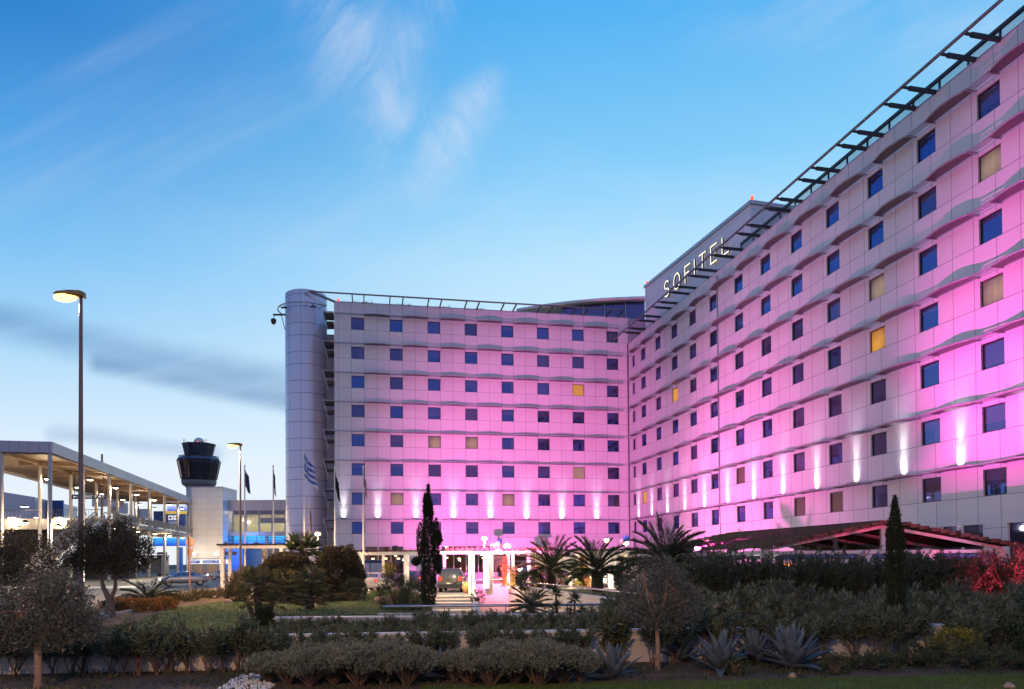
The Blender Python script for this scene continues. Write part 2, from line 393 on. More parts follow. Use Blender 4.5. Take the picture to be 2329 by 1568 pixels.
OL, AL = Vector((-16.712, 77.284, 0)), .18919
OR, AR = Vector((13.219, 83.279, 0)), -1.36763
SIDE = {}
for k, O, a in (('L', OL, AL), ('R', OR, AR)):
    e = Vector((math.cos(a), math.sin(a), 0)); SIDE[k] = (O, e, Vector((e.y, -e.x, 0)))
def W(side, s, o, z):
    O, e, n = SIDE[side]; p = O + e * s + n * o; p.z = z; return p
def pl(x, y, side, o):
    O, e, n = SIDE[side]; d = ray(x, y); t = (O.dot(n) + o) / d.dot(n); p = d * t
    return (p - O).dot(e), HC + d.z * t
SC, TC = 30.53, .31                  # the inner corner measured along each wing
JOINT = 1 / 3                        # expansion joint of the long wing
def colR(k): return 4 * k + (JOINT if k > 5 else 0) if k > 0 else 1.42
TOPL, TOPR = 29.5, 26.6
hotel = thing('hotel', 'long white panelled hotel lit pink at dusk, with lettered attic and round tower', 'hotel', W('L', SC, 0, 0))

def wing_wall(side, cols, rows, s0, s1, ztop, mat, open_ground):
    """cladding with real window openings; cols: list of (s, width)"""
    mb = MB()
    cuts = [s0]
    for s, wd in cols: cuts += [s, s + wd]
    cuts.append(s1)
    zc = [(0.0, None)]
    bands = []; z = 0.0
    for r in range(rows):
        zt = ZW0 + r * HF; bands.append((z, zt - WH, False, r)); bands.append((zt - WH, zt, True, r)); z = zt
    bands.append((z, ztop, False, rows))
    D = .14
    for i in range(len(cuts) - 1):
        a, b = cuts[i], cuts[i + 1]; hole = i % 2 == 1
        for (z0, z1, win, r) in bands:
            if hole and win:
                for q in (([(a, 0, z0), (b, 0, z0), (b, -D, z0), (a, -D, z0)]), ([(a, -D, z1), (b, -D, z1), (b, 0, z1), (a, 0, z1)]),
                          ([(a, 0, z0), (a, -D, z0), (a, -D, z1), (a, 0, z1)]), ([(b, -D, z0), (b, 0, z0), (b, 0, z1), (b, -D, z1)])):
                    mb.face([W(side, *p) for p in q], [(p[0] + .4, p[2] + .5) for p in q])
                continue
            parts = [(z0, z1)]
            if r == 0 and not win:
                for (ga, gb, gz0, gz1) in open_ground:
                    if a >= ga - .01 and b <= gb + .01: parts = [(z0, gz0), (gz1, z1)]
            for (q0, q1) in parts:
                pts = [(a, 0, q0), (b, 0, q0), (b, 0, q1), (a, 0, q1)]
                mb.face([W(side, *p) for p in pts], [(p[0], p[2]) for p in pts])
    return mb
colsL = [(4 * c, PW) for c in range(8)]
colsR = [(1.42, .82)] + [(colR(k), PW) for k in range(1, 15)]
# lobby glazing, left wing ground floor, lies between window columns so the panel grid carries it
openL = [(PW, 4, .95, 3.9), (4, 4 + PW, .95, 3.9), (8 + PW, 12, .95, 3.9), (12, 12 + PW, .95, 3.9), (12 + PW, 16, .95, 3.9)]
mbL = wing_wall('L', colsL, 8, -1.75, SC, TOPL, M_wallL, openL)
mbL.build('wing_wall', M_wallL, hotel)['label'] = 'shorter wing wall with eight rows of windows'
openR = [(colR(k) + PW, colR(k + 1), .95, 3.9) for k in range(10, 14)]
mbR = wing_wall('R', colsR, 7, TC, 62, TOPR, M_wallR, openR)
mbR.build('wing_wall', M_wallR, hotel)['label'] = 'longer wing wall coming forward, seven rows of windows'

# end walls, rear and roofs (mass of the two wings)
mb = MB()
DP = 15.0
def quad(mb, side, pts, m=0): mb.face([W(side, *p) for p in pts], [(p[0] + p[1], p[2]) for p in pts], m)
quad(mb, 'L', [(-1.75, -DP, 0), (-1.75, 0, 0), (-1.75, 0, TOPL), (-1.75, -DP, TOPL)])
quad(mb, 'L', [(SC + 14, -DP, 0), (-1.75, -DP, 0), (-1.75, -DP, TOPL), (SC + 14, -DP, TOPL)])
quad(mb, 'R', [(62, 0, 0), (62, -DP, 0), (62, -DP, TOPR), (62, 0, TOPR)])
quad(mb, 'R', [(62, -DP, 0), (-12, -DP, 0), (-12, -DP, TOPR), (62, -DP, TOPR)])
mb.build('rear_wall', M_plainwall, hotel)
mb = MB()
quad(mb, 'L', [(-1.75, -.4, TOPL - 1), (SC + 12, -.4, TOPL - 1), (SC + 12, -DP, TOPL - 1), (-1.75, -DP, TOPL - 1)])
quad(mb, 'R', [(-.2, -.4, TOPR - 1.02), (62, -.4, TOPR - 1.02), (62, -DP, TOPR - 1.02), (-.2, -DP, TOPR - 1.02)])
# upper storey of the left wing seen over the lower wing
mb.build('roof', M_roof, hotel)
mb = MB()
quad(mb, 'R', [(TC + .02, -.02, TOPR - .9), (TC + .02, -8, TOPR - .9), (TC + .02, -8, TOPL), (TC + .02, -.02, TOPL)])
mb.build('return_wall', M_plainwall, hotel)
for side, s0, s1, zt in (('L', -1.78, SC, TOPL), ('R', TC, 62, TOPR)):
    mb = MB(); mb.bar(W(side, s0, -.17, zt + .04), W(side, s1, -.17, zt + .04), .40, .08); mb.build('parapet_coping', M_steel, hotel)
# recess beside the tower, with the ends of the ledges
mb = MB()
quad(mb, 'L', [(-7, -3.2, 0), (-1.77, -3.2, 0), (-1.77, -3.2, 27.0), (-7, -3.2, 27.0)])
mb.build('recessed_wall', plain('recess_cladding', (.42, .38, .44), .5), hotel)
# ---------------------------------------------------------------- windows
def window(side, s, wd, r, pane, name='window'):
    z1 = ZW0 + r * HF; z0 = z1 - WH; f = .05; o0, o1 = -.14, -.09
    mb = MB()
    for a, b, c, d in ((s, s + f, z0, z1), (s + wd - f, s + wd, z0, z1), (s + f, s + wd - f, z1 - f, z1), (s + f, s + wd - f, z0, z0 + f)):
        quad(mb, side, [(a, o1, c), (b, o1, c), (b, o1, d), (a, o1, d)])
    for (a0, a1, c0, c1) in ((s + f, s + f, z0 + f, z1 - f), (s + wd - f, s + wd - f, z0 + f, z1 - f)):
        quad(mb, side, [(a0, o1, c0), (a0, o0, c0), (a0, o0, c1), (a0, o1, c1)])
    g = MB(); quad(g, side, [(s + f, o0 + .01, z0 + f), (s + wd - f, o0 + .01, z0 + f), (s + wd - f, o0 + .01, z1 - f), (s + f, o0 + .01, z1 - f)])
    return mb, g
litL = {(2, 3): 2, (3, 3): 2, (1, 1): 2, (4, 1): 2, (6, 5): 3, (6, 2): 2}
litR = {(12, 5): 2, (12, 3): 2, (10, 4): 2, (10, 3): 3, (3, 4): 3, (1, 1): 3, (6, 1): 4, (8, 0): 4, (9, 0): 4, (10, 1): 1}
rest = MB()
def add_window(side, c, s, wd, r, own):
    lit = (litL if side == 'L' else litR).get((c, r))
    pm = lit if lit is not None else (0 if random.random() < .6 else 1)
    a, g = window(side, s, wd, r, pm)
    if own:
        wdo = a.build('window', M_frame, hotel)
        if lit in (2, 3): wdo['label'] = 'lit window with drawn curtain'
        for k in range(len(g.mi)): g.mi[k] = 0
        p = g.build('pane', PANES[pm], wdo, rel=False)
        org = hotel.location
        for v in p.data.vertices: v.co -= org
    else:
        for mbx, m in ((a, 5), (g, pm)):
            for f, u in zip(mbx.f, mbx.uv): rest.face([mbx.v[i] for i in f], u, m)
for r in range(8):
    for c in range(8): add_window('L', c, 4 * c, PW, r, c < 5 or (c == 5 and r < 4))
for r in range(7):
    for k in range(15):
        s, wd = colsR[k]; add_window('R', k, s, wd, r, 5 <= k <= 12)
ro = rest.build('window', PANES + [M_frame], hotel, kind='stuff'); ro['label'] = 'smaller windows near the inner corner'
# ---------------------------------------------------------------- sunshades, one run per storey and wing
def shade_run(side, z, bays, s_start, s_end, ends=True, left_tail=None):
    mb = MB()
    GAP, D0, D1, T = .16, .58, .82, .045
    NA = 14
    edge = []
    for (a, b) in bays:
        a2, b2 = a, b
        top, pts = [], []
        for i in range(NA + 1):
            t = i / NA; pts.append((a2 + (b2 - a2) * t, D0 + (D1 - D0) * math.sin(math.pi * t)))
        for i in range(NA):
            (sa, oa), (sb, ob) = pts[i], pts[i + 1]
            mb.face([W(side, sa, oa, z), W(side, sb, ob, z), W(side, sb, GAP, z), W(side, sa, GAP, z)], None, 0)
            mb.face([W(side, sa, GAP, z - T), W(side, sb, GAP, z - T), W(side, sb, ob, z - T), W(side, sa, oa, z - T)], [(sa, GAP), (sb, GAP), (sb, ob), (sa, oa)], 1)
            mb.face([W(side, sa, oa, z - T), W(side, sb, ob, z - T), W(side, sb, ob, z), W(side, sa, oa, z)], None, 0)
        mb.tube([W(side, s, o + .03, z + .01) for s, o in pts], .045, 6)
        for s in (a2, b2): mb.bar(W(side, s, 0, z - .02), W(side, s, D0 + .10, z - .02), .06, .10)
    # rods across the windows
    marks = [s_start] + [x for ab in bays for x in ab] + [s_end]
    for i in range(0, len(marks), 2):
        a, b = marks[i], marks[i + 1]
        if b - a < .2: continue
        mb.tube([W(side, a, D0 + .03, z), W(side, b, D0 + .03, z)], .045, 6)
        for o in (.30, .46, .62): mb.bar(W(side, a, o, z - .02), W(side, b, o, z - .02), .06, .02)
    return mb
for r in range(8):
    z = ZW0 + r * HF + .22
    bays = [(4 * c + PW, 4 * c + 4) for c in range(7)]
    s_end = 28 + PW + .1 if r == 7 else SC - .8
    mb = shade_run('L', z, bays, -1.75, s_end)
    # free end round the side of the wing towards the tower
    mb.tube([W('L', -1.75, .81, z), W('L', -2.75, .81, z), W('L', -2.85, .7, z), W('L', -2.85, -2.2, z)], .045, 6)
    mb.bar(W('L', -2.85, .75, z), W('L', -2.35, .75, z - 1.9), .06, .06)
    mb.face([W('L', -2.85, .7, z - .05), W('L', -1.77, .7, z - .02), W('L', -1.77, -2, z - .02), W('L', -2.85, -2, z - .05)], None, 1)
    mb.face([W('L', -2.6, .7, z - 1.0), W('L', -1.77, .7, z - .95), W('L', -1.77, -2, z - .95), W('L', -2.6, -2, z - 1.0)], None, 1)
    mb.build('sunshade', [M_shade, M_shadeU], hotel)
for r in range(7):
    z = ZW0 + r * HF + .22
    bays = [(1.42 + .82, 4)] + [(colR(k) + PW, colR(k + 1)) for k in range(1, 14)]
    shade_run('R', z, bays, TC + .9, 62).build('sunshade', [M_shade, M_shadeU], hotel)
mb = MB(); mb.tube([W('R', 24 - 2 * PW + .18, .05, 3.5), W('R', 24 - 2 * PW + .18, .05, TOPR - .4)], .06, 6); mb.build('drainpipe', M_steel, hotel)
mb = MB(); mb.tube([W('L', SC - .08, .08, 3.5), W('L', SC - .08, .08, TOPR)], .07, 6); mb.build('drainpipe', M_shadeU, hotel)
# ---------------------------------------------------------------- round tower
mb = MB(); TCN = Vector((-22.2, 80.05, 0)); TR = 2.2
mb.lathe([(TR, 0), (TR, 31.2), (TR - .12, 31.28), (TR - .12, 30.9)], 64, TCN, 0, False, TR)
mb.lathe([(TR - .1, 30.95), (.01, 30.95)], 64, TCN, 0, False)
mb.build('stair_tower', M_tower, hotel)
mb = MB()
arc = [TCN + Vector((2.95 * math.cos(t), 2.95 * math.sin(t), 29.55)) for t in np.linspace(math.radians(170), math.radians(328), 26)]
p_end = W('L', -4.05, 2.0, TOPL + .22)
arc += [arc[-1] + Vector((.06, 0, .15)), Vector((p_end.x - .42, p_end.y - .1, TOPL - .1)), Vector((p_end.x - .35, p_end.y, TOPL + .12)), p_end]
mb.tube(arc, .075, 8)
mb.tube([arc[0], TCN + Vector((-2.35, .1, 27.6))], .05, 6)
for t in (215, 285, 325):
    t = math.radians(t); mb.bar(TCN + Vector((TR * math.cos(t), TR * math.sin(t), 29.5)), TCN + Vector((2.9 * math.cos(t), 2.9 * math.sin(t), 29.52)), .06, .08)
mb.build('ring_rail', M_steel, hotel)
for t in (232, 300):
    t = math.radians(t); c = TCN + Vector((2.8 * math.cos(t), 2.8 * math.sin(t), 29.25)); mb = MB()
    mb.bar(c + Vector((0, 0, .28)), c, .08, .08); mb.bar(c + Vector((-.2, -.22, -.1)), c + Vector((.2, .22, .05)), .2, .16)
    mb.build('floodlight', M_dark, hotel)
mb = MB()
mb.bar(TCN + Vector((-1.5, -.8, 28.95)), TCN + Vector((-3.35, -.8, 28.95)), .16, .16)
mb.tube([TCN + Vector((-3.25, -.8, 28.9)), TCN + Vector((-3.25, -.8, 28.5))], .03, 6)
mb.lathe([(.02, -.55), (.2, -.4), (.3, -.15), (.28, .05), (.12, .15), (.02, .16)], 12, TCN + Vector((-3.3, -.8, 28.4)))
mb.build('camera_bracket', M_dark, hotel)
# ---------------------------------------------------------------- roof rails on outriggers
mb = MB()
zr = TOPL + .2
mb.tube([p_end, W('L', SC - 1.2, 2.0, zr)], .085, 8)
mb.bar(p_end, W('L', -1.6, -.1, TOPL), .16, .2)
mb.build('roof_rail', M_rail, hotel)
for c in range(8):
    for s in ((0 if c else .15), PW):
        mb = MB(); mb.bar(W('L', 4 * c + s, -.3, TOPL + .1), W('L', 4 * c + s, 2.0, zr - .02), .11, .16); mb.build('outrigger', M_dark, hotel)
mb = MB(); zr = TOPR + .12
mb.tube([W('R', 1.2, 2.0, zr), W('R', 62, 2.0, zr)], .085, 8)
mb.build('roof_rail', M_rail, hotel)
for k in range(1, 15):
    for s in (-.05, PW + .05):
        mb = MB(); a = W('R', colR(k) + s, -.3, zr - .05); b = W('R', colR(k) + s, 1.6, zr - .02); cc = W('R', colR(k) + s, 2.0, zr)
        mb.bar(a, b, .14, .20); mb.bar(b, cc, .09, .12); mb.build('outrigger', M_dark, hotel)
# terrace guard on the nearer half of the long wing
mb = MB()
for s in np.arange(24.5, 61, 1.9): mb.bar(W('R', s, -.55, TOPR - .9), W('R', s, -.55, TOPR + 1.05), .09, .09)
mb.bar(W('R', 24.5, -.55, TOPR + 1.08), W('R', 61, -.55, TOPR + 1.08), .16, .18)
mb.build('terrace_guard', M_dark, hotel)
mb = MB()
for i in range(11): mb.bar(W('R', 24.5, -.6, TOPR + .10 + i * .082), W('R', 61, -.6, TOPR + .10 + i * .082), .01, .028)
mb.build('guard_mesh', M_dark, hotel)
# ---------------------------------------------------------------- lettered attic
A0, A1 = W('R', 3.0, -1.0, 0), W('R', 22.7, -2.5, 0); ea = (A1 - A0).normalized(); na = Vector((ea.y, -ea.x, 0)); AT_, AB_ = 32.25, TOPR - 1
LA = (A1 - A0).length
def AP(s, o, z): p = A0 + ea * s + na * o; p.z = z; return p
mb = MB()
for q in ([(0, 0, AB_), (LA, 0, AB_), (LA, 0, AT_), (0, 0, AT_)], [(LA, 0, AB_), (LA, -7, AB_), (LA, -7, AT_), (LA, 0, AT_)],
          [(0, -7, AB_), (0, 0, AB_), (0, 0, AT_), (0, -7, AT_)], [(LA, -7, AB_), (0, -7, AB_), (0, -7, AT_), (LA, -7, AT_)],
          [(0, 0, AT_), (LA, 0, AT_), (LA, -7, AT_), (0, -7, AT_)]):
    mb.face([AP(*p) for p in q], [(p[0] + p[1], p[2]) for p in q])
mb.build('attic', M_attic, hotel)
mb = MB(); mb.bar(AP(-.1, .06, AT_ - .1), AP(LA + .1, .06, AT_ - .1), .14, .3); mb.bar(AP(LA + .07, .1, AT_ - .1), AP(LA + .07, -7, AT_ - .1), .14, .3); mb.build('attic_trim', M_steel, hotel)
M_beacon = glow('red_beacon', (1, .03, .01), 6)
for s in (.1, LA - .1):
    mb = MB(); mb.lathe([(.12, 0), (.12, .18), (.08, .22), (.13, .26), (.13, .42), (.05, .5)], 10, AP(s, -.2, AT_)); mb.build('beacon', M_beacon, hotel)
mb = MB(); mb.lathe([(.10, 0), (.10, .1), (.12, .14), (.12, .3), (.04, .36)], 10, W('L', -1.3, -.25, TOPL + .08)); mb.build('beacon', M_beacon, hotel)
M_letter = glow('backlit_letter', (1.0, .93, .66), 1.3)
M_lside = plain('letter_side', (.02, .02, .02), .5)
LET = {'S': None, 'O': None, 'F': None, 'I': None, 'T': None, 'E': None, 'L': None}
def stroke_letter(ch, s0, zb, wd, ht):
    """sans letter from bent strips, standing off the wall"""
    T = .135
    def pt(x, y): return (s0 + x * wd, zb + y * ht)
    lines = {'F': [[(0, 0), (0, 1)], [(0, 1), (1, 1)], [(0, .55), (.8, .55)]], 'I': [[(.5, 0), (.5, 1)]], 'T': [[(.5, 0), (.5, 1)], [(0, 1), (1, 1)]],
             'E': [[(0, 0), (0, 1)], [(0, 1), (1, 1)], [(0, .52), (.85, .52)], [(0, 0), (1, 0)]], 'L': [[(0, 0), (0, 1)], [(0, 0), (1, 0)]],
             'O': [[(.5 + .5 * math.cos(t), .5 + .5 * math.sin(t)) for t in np.linspace(0, 2 * math.pi, 25)]],
             'S': [[(.5 + .42 * math.cos(t), .75 + .25 * math.sin(t)) for t in np.linspace(math.radians(25), math.radians(270), 14)] +
                   [(.5 + .46 * math.cos(t), .25 + .25 * math.sin(t)) for t in np.linspace(math.radians(90), math.radians(-155), 14)]]}[ch]
    mb = MB()
    for ln in lines:
        P = [pt(*q) for q in ln]
        closed = ch == 'O'
        for i in range(len(P) - 1):
            (xa, za), (xb, zb_) = P[i], P[i + 1]
            d = Vector((xb - xa, zb_ - za)); l = d.length
            if l < 1e-4: continue
            d /= l
            ext = T / 2 if len(P) == 2 else .02
            xa, za, xb, zb_ = xa - d.x * ext, za - d.y * ext, xb + d.x * ext, zb_ + d.y * ext
            nx, nz = -d.y * T / 2, d.x * T / 2
            c = [(xa - nx, za - nz), (xb - nx, zb_ - nz), (xb + nx, zb_ + nz), (xa + nx, za + nz)]
            mb.face([AP(x, .27, z) for x, z in c], None, 0)
            for k in range(4):
                p, q = c[k], c[(k + 1) % 4]
                mb.face([AP(p[0], .12, p[1]), AP(q[0], .12, q[1]), AP(q[0], .27, q[1]), AP(p[0], .27, p[1])], None, 1)
    return mb
zb_, zt_ = 29.2, 30.75
for ch, x0, wd in (('S', 4.9, 1.0), ('O', 6.9, 1.2), ('F', 9.15, .95), ('I', 10.7, .5), ('T', 11.85, 1.1), ('E', 13.85, 1.0), ('L', 15.75, 1.0)):
    o = stroke_letter(ch, x0 - 0.0, zb_, wd, zt_ - zb_).build('sign_letter', [M_letter, M_lside], hotel); o['label'] = 'illuminated letter ' + ch
# ---------------------------------------------------------------- roof bar on the left wing
sb0, zb0 = pl(1176, 703, 'L', -3.2); sb1, zb1 = pl(1472, 675, 'L', -3.2)
mb = MB(); prof = []
for i in range(21):
    t = i / 20; s = sb0 + t * (sb1 - sb0); prof.append((s, zb0 + (zb1 - zb0) * (1.55 * t - .55 * t * t)))
for i in range(20):
    (sa, za), (sb, zb2) = prof[i], prof[i + 1]
    mb.face([W('L', sa, -3.2, za), W('L', sb, -3.2, zb2), W('L', sb, -11, zb2 + .3), W('L', sa, -11, za + .3)], None, 0, True)
    mb.face([W('L', sa, -11, za - .05), W('L', sb, -11, zb2 - .05), W('L', sb, -3.3, zb2 - .35), W('L', sa, -3.3, za - .35)], None, 0, True)
mb.tube([W('L', s, -3.2, z - .16) for s, z in prof], .20, 10)
mb.build('bar_roof', M_white, hotel)
mb = MB()
for i in range(7, 20):
    (sa, za), (sb, zb2) = prof[i], prof[i + 1]
    mb.face([W('L', sa, -4, TOPL - 1), W('L', sb, -4, TOPL - 1), W('L', sb, -4, zb2 - .3), W('L', sa, -4, za - .3)])
mb.build('bar_glazing', M_glass2, hotel)
mb = MB()
for s in np.arange(sb0 + 8, sb1, 2.6): t = (s - sb0) / (sb1 - sb0); mb.bar(W('L', s, -3.9, TOPL - 1), W('L', s, -3.9, zb0 + (zb1 - zb0) * (1.55 * t - .55 * t * t) - .3), .09, .09)
mb.build('bar_mullion', M_steel, hotel)
M_warmbulb = glow('warm_bulb', (1, .62, .25), 14)
for s, z in ((23.7, 30.05), (28.0, 30.2), (29.2, 30.1), (21.7, 29.95)):
    mb = MB(); mb.ball(W('L', s, -2.6, z), .10 if s != 23.7 else .15, 10, 6); mb.build('terrace_lamp', M_warmbulb, hotel)
# ---------------------------------------------------------------- white uplights on the lowest ledge
M_lens = glow('uplight_lens', (.9, .92, 1), 4)
UP = []
def uplight(side, s):
    z = ZW0 + .22
    mb = MB(); mb.bar(W(side, s - .28, .40, z + .07), W(side, s + .28, .40, z + .07), .24, .12); mb.build('uplight', M_dark, hotel)
    b = W(side, s, .075, z + .12); UP.append(b)
    lamp('uplight_beam', 'SPOT', W(side, s, .40, z + .16), 850, (.94, .88, 1.0), W(side, s, .0, z + 4.3), .02, 29, 1.0)
    lamp('uplight_beam', 'SPOT', W(side, s, .32, z + .16), 140, (.94, .88, 1.0), W(side, s, .0, z + 1.25), .03, 54, 1.0)
    lamp('uplight_beam', 'SPOT', W(side, s, .30, z + .15), 36, (.94, .88, 1.0), W(side, s, .0, z + .5), .03, 100, 1.0)
uplight('L', -.85)
for c in range(7): uplight('L', 4 * c + PW + 1.33)
uplight('R', 3.0)
for k in range(1, 14): uplight('R', colR(k) + PW + (colR(k + 1) - colR(k) - PW) / 2)
# ---------------------------------------------------------------- ground, drives, ramp and steps
from mathutils.geometry import tessellate_polygon
M_soil = plain('garden_soil', (.085, .055, .038), .95, 0, .35, 2.2, .5, 30)
M_asph = plain('asphalt', (.085, .082, .08), .55, 0, .2, 1.2, .2, 120)
M_pave = plain('paving', (.30, .27, .24), .6, 0, .15, .8, .1, 50)
M_lawn = plain('lawn_turf', (.075, .115, .020), .9, 0, .45, 1.6, .6, 90)
M_cream = panels('cream_render', (.62, .54, .46), 1.15, 0, [-1.15], 1.15, .012, .012, .72, .75)
M_wallw = plain('white_wall_render', (.50, .46, .44), .85, 0, .16, 1.1, .1, 40)
M_cope = plain('pale_coping', (.62, .58, .54), .7, 0, .08, 2)
M_inox = plain('brushed_steel', (.62, .62, .66), .25, .9, .05)
M_kerb = plain('kerb_stone', (.33, .31, .29), .8, 0, .15, 3)
def sheet(name, outer, holes, z, mat, kind='structure'):
    polys = [[Vector((p[0], p[1], 0)) for p in outer]] + [[Vector((p[0], p[1], 0)) for p in h] for h in holes]
    flat = [p for q in polys for p in q]; mb = MB()
    for t in tessellate_polygon(polys):
        pts = [flat[i] for i in t]
        if (pts[1] - pts[0]).cross(pts[2] - pts[0]).z < 0: pts.reverse()
        mb.face([(p.x, p.y, z) for p in pts], [(p.x, p.y) for p in pts])
    return mb.build(name, mat, kind=kind)
PB = 62.0
FL, FM, BL_, BR_, FR_ = (-1.35, 31.0), (-5.4, 31.0), (-3.1, PB), (-.35, PB), (7.4, 31.0)
def pitleft(Y): t = (Y - 31) / (PB - 31); return FL[0] + (BL_[0] - FL[0]) * t
def pitright(Y): t = (Y - 31) / (PB - 31); return FR_[0] + (BR_[0] - FR_[0]) * t
SY = 48.6
hole = [FM, (FM[0], SY), (pitleft(SY), SY), BL_, BR_, FR_]
sheet('ground', [(-900, -120), (900, -120), (900, 1600), (-900, 1600)], [hole], 0, M_soil)
# paved forecourt round the ramp
sheet('forecourt', [(-26, SY + .02), (FM[0], SY + .02), (pitleft(SY) - .01, SY + .02), (BL_[0] - .01, PB + .02), (BR_[0] + .01, PB + .02), (2.2, 58), (14, 58), (14, 82), (-26, 76)], [], .004, M_pave)
rp = [ground(*p) for p in ((-200, 1470), (215, 1412), (300, 1392), (420, 1349), (520, 1337), (600, 1334))]
sheet('road', [(p.x, p.y) for p in rp] + [(-26.1, 66), (-26.1, 76), (-30, 300), (-140, 300), (-140, 60)], [], .008, M_asph)
# kerb along the road edge
mb = MB()
for a, b in zip(rp[:-1], rp[1:]): mb.bar((a.x, a.y, .06), (b.x, b.y, .06), .16, .13)
tag(mb.build('kerb', M_kerb), kind='structure')
lp = [ground(*p) for p in ((300, 1446), (330, 1404), (395, 1383), (520, 1366), (620, 1372), (720, 1376), (800, 1362), (850, 1346), (905, 1345), (955, 1352), (985, 1388), (960, 1403), (620, 1403), (560, 1440))]
LAWN1 = [(p.x, p.y) for p in lp]
sheet('lawn', LAWN1, [], .006, M_lawn)
LAWN2 = [(-1.6, 9), (-1.6, 13.1), (.4, 13.0), (2.4, 13.35), (5, 13.5), (9, 13.9), (13, 14.1), (16, 14.2), (16, 9)]
sheet('lawn', LAWN2, [], .006, M_lawn)
sheet('lawn', [(3.6, 50.2), (7.5, 44), (15, 44), (15, 57.6), (2.9, 57.6)], [], .006, M_lawn)
# sunken ramp: walls, floor, steps
mb = MB(); DZ = -4.0
def wallq(a, b, z0, z1, m=0):
    l = math.hypot(b[0] - a[0], b[1] - a[1])
    mb.face([(a[0], a[1], z0), (b[0], b[1], z0), (b[0], b[1], z1), (a[0], a[1], z1)], [(0, z0), (l, z0), (l, z1), (0, z1)], m)
wallq(BL_, BR_, DZ, .30); wallq(BR_, FR_, DZ, .12)
wallq(FR_, FL, DZ, 0); wallq(FL, BL_, DZ, .02)
mb.face([(FL[0], FL[1], DZ), (FR_[0], FR_[1], DZ), (BR_[0], BR_[1], DZ), (BL_[0], BL_[1], DZ)], None)
rw = thing('ramp_walls', 'cream walls of the sunken ramp in front of the entrance', 'ramp', (1, 31, 0))
mb.build('retaining_wall', M_cream, rw)
mb = MB()
mb.bar((BL_[0] - .1, PB + .14, .26), (BR_[0] + .2, PB + .14, .26), .30, .10)
mb.bar((BR_[0] + .16, PB, .24), (FR_[0] + .16, FR_[1], .10), .30, .10)
mb.bar((FM[0] - .2, 30.86, .03), (FR_[0] + .4, 30.86, .03), .30, .08)
mb.build('coping', M_cope, rw)
st = thing('steps', 'bright stone steps lit from above beside the ramp', 'steps', (FM[0], 38, 0))
mb = MB(); n = 8
for i in range(n):
    y1 = SY - i * 1.15; y0 = y1 - 1.15; z = -.15 * i - .02
    mb.face([(FM[0], y0, z), (pitleft(y0) - .32, y0, z), (pitleft(y1) - .32, y1, z), (FM[0], y1, z)], None)
    mb.face([(FM[0], y0, z - .15), (pitleft(y0) - .32, y0, z - .15), (pitleft(y0) - .32, y0, z), (FM[0], y0, z)], None)
yb = SY - n * 1.15
mb.face([(FM[0], 31, -1.22), (pitleft(31) - .32, 31, -1.22), (pitleft(yb) - .32, yb, -1.22), (FM[0], yb, -1.22)], None)
mb.face([(FM[0], 31, -1.25), (FM[0], SY, -1.25), (FM[0], SY, .01), (FM[0], 31, .01)], None)
mb.face([(FM[0], 31, -1.25), (FM[0], 31, .0), (pitleft(31) - .3, 31, .0), (pitleft(31) - .3, 31, -1.25)], None)
M_step = plain('pale_step_stone', (.60, .53, .42), .6, 0, .08, 2)
mb.build('stair_flight', M_step, st)
mb = MB()
mb.prism([(pitleft(31) - .3, 31), (pitleft(31), 31), (pitleft(SY) + .0, SY), (pitleft(SY) - .3, SY)], -1.3, .10)
mb.build('side_wall', M_cope, st)
mb = MB(); mb.bar((FM[0], SY + .1, .02), (pitleft(SY) - .1, SY + .1, .02), .22, .05); mb.build('top_nosing', M_cope, st)
# handrails
M_rampr = plain('sky_tinted_steel', (.30, .33, .40), .25, .9, .05)  # steel tube with the blue sky's reflection put into its colour
def handrail(label, pts, zg, r=.05, mat=None, step=2.4, name='handrail'):
    t = thing(name, label, 'handrail', (pts[0][0], pts[0][1], 0))
    mb = MB(); mb.tube(pts, r, 8); mb.build('rail_tube', mat or M_inox, t)
    for a, b, (g0, g1) in zip(pts[:-1], pts[1:], zg):
        a, b = Vector(a), Vector(b); k = max(1, int((b - a).length / step))
        for i in range(k + 1):
            p = a.lerp(b, i / k); g = g0 + (g1 - g0) * i / k
            mb = MB(); mb.tube([(p.x, p.y, g), (p.x, p.y, p.z - .02)], .025, 6); mb.build('rail_post', mat or M_inox, t)
    return t
handrail('steel handrail running along the right wall of the ramp', [(BR_[0] + .16, PB - .2, .62), (FR_[0] + .16, FR_[1], .55)], [(.28, .15)])
handrail('steel handrail across the back wall of the ramp', [(BL_[0], PB + .1, .66), (BR_[0], PB + .1, .66)], [(.3, .3)])
handrail('steel handrail sloping down beside the lit steps', [(pitleft(51) - .15, 51, .95), (pitleft(38) - .15, 38, .02)], [(.1, -.3)], .045)
handrail('dark tube rail along the front edge of the ramp and steps', [(FM[0], 30.86, .36), (FR_[0], 30.86, .36)], [(.05, .05)], .055, M_rampr)
# garden walls
def gwall(label, a, b, h, th=.22):
    t = thing('garden_wall', label, 'garden wall', (a[0], a[1], 0))
    mb = MB(); mb.bar((a[0], a[1], h / 2), (b[0], b[1], h / 2), th, h); mb.build('wall_face', M_wallw, t)
    mb = MB(); mb.bar((a[0], a[1], h + .025), (b[0], b[1], h + .025), th + .06, .05); mb.build('wall_coping', M_cope, t)
gwall('long low white wall behind the front row of oleanders', tuple(foot(-140, 14.9).xy), tuple(foot(2480, 17.0).xy), .66)
gwall('low pale wall behind the second row of oleanders, below the lawn', tuple(foot(612, 27.6).xy), tuple(foot(1012, 27.6).xy), .14, .5)
gwall('low pale planter wall in front of the ramp', tuple(foot(1012, 28.6).xy), tuple(foot(1640, 28.6).xy), .12, .5)
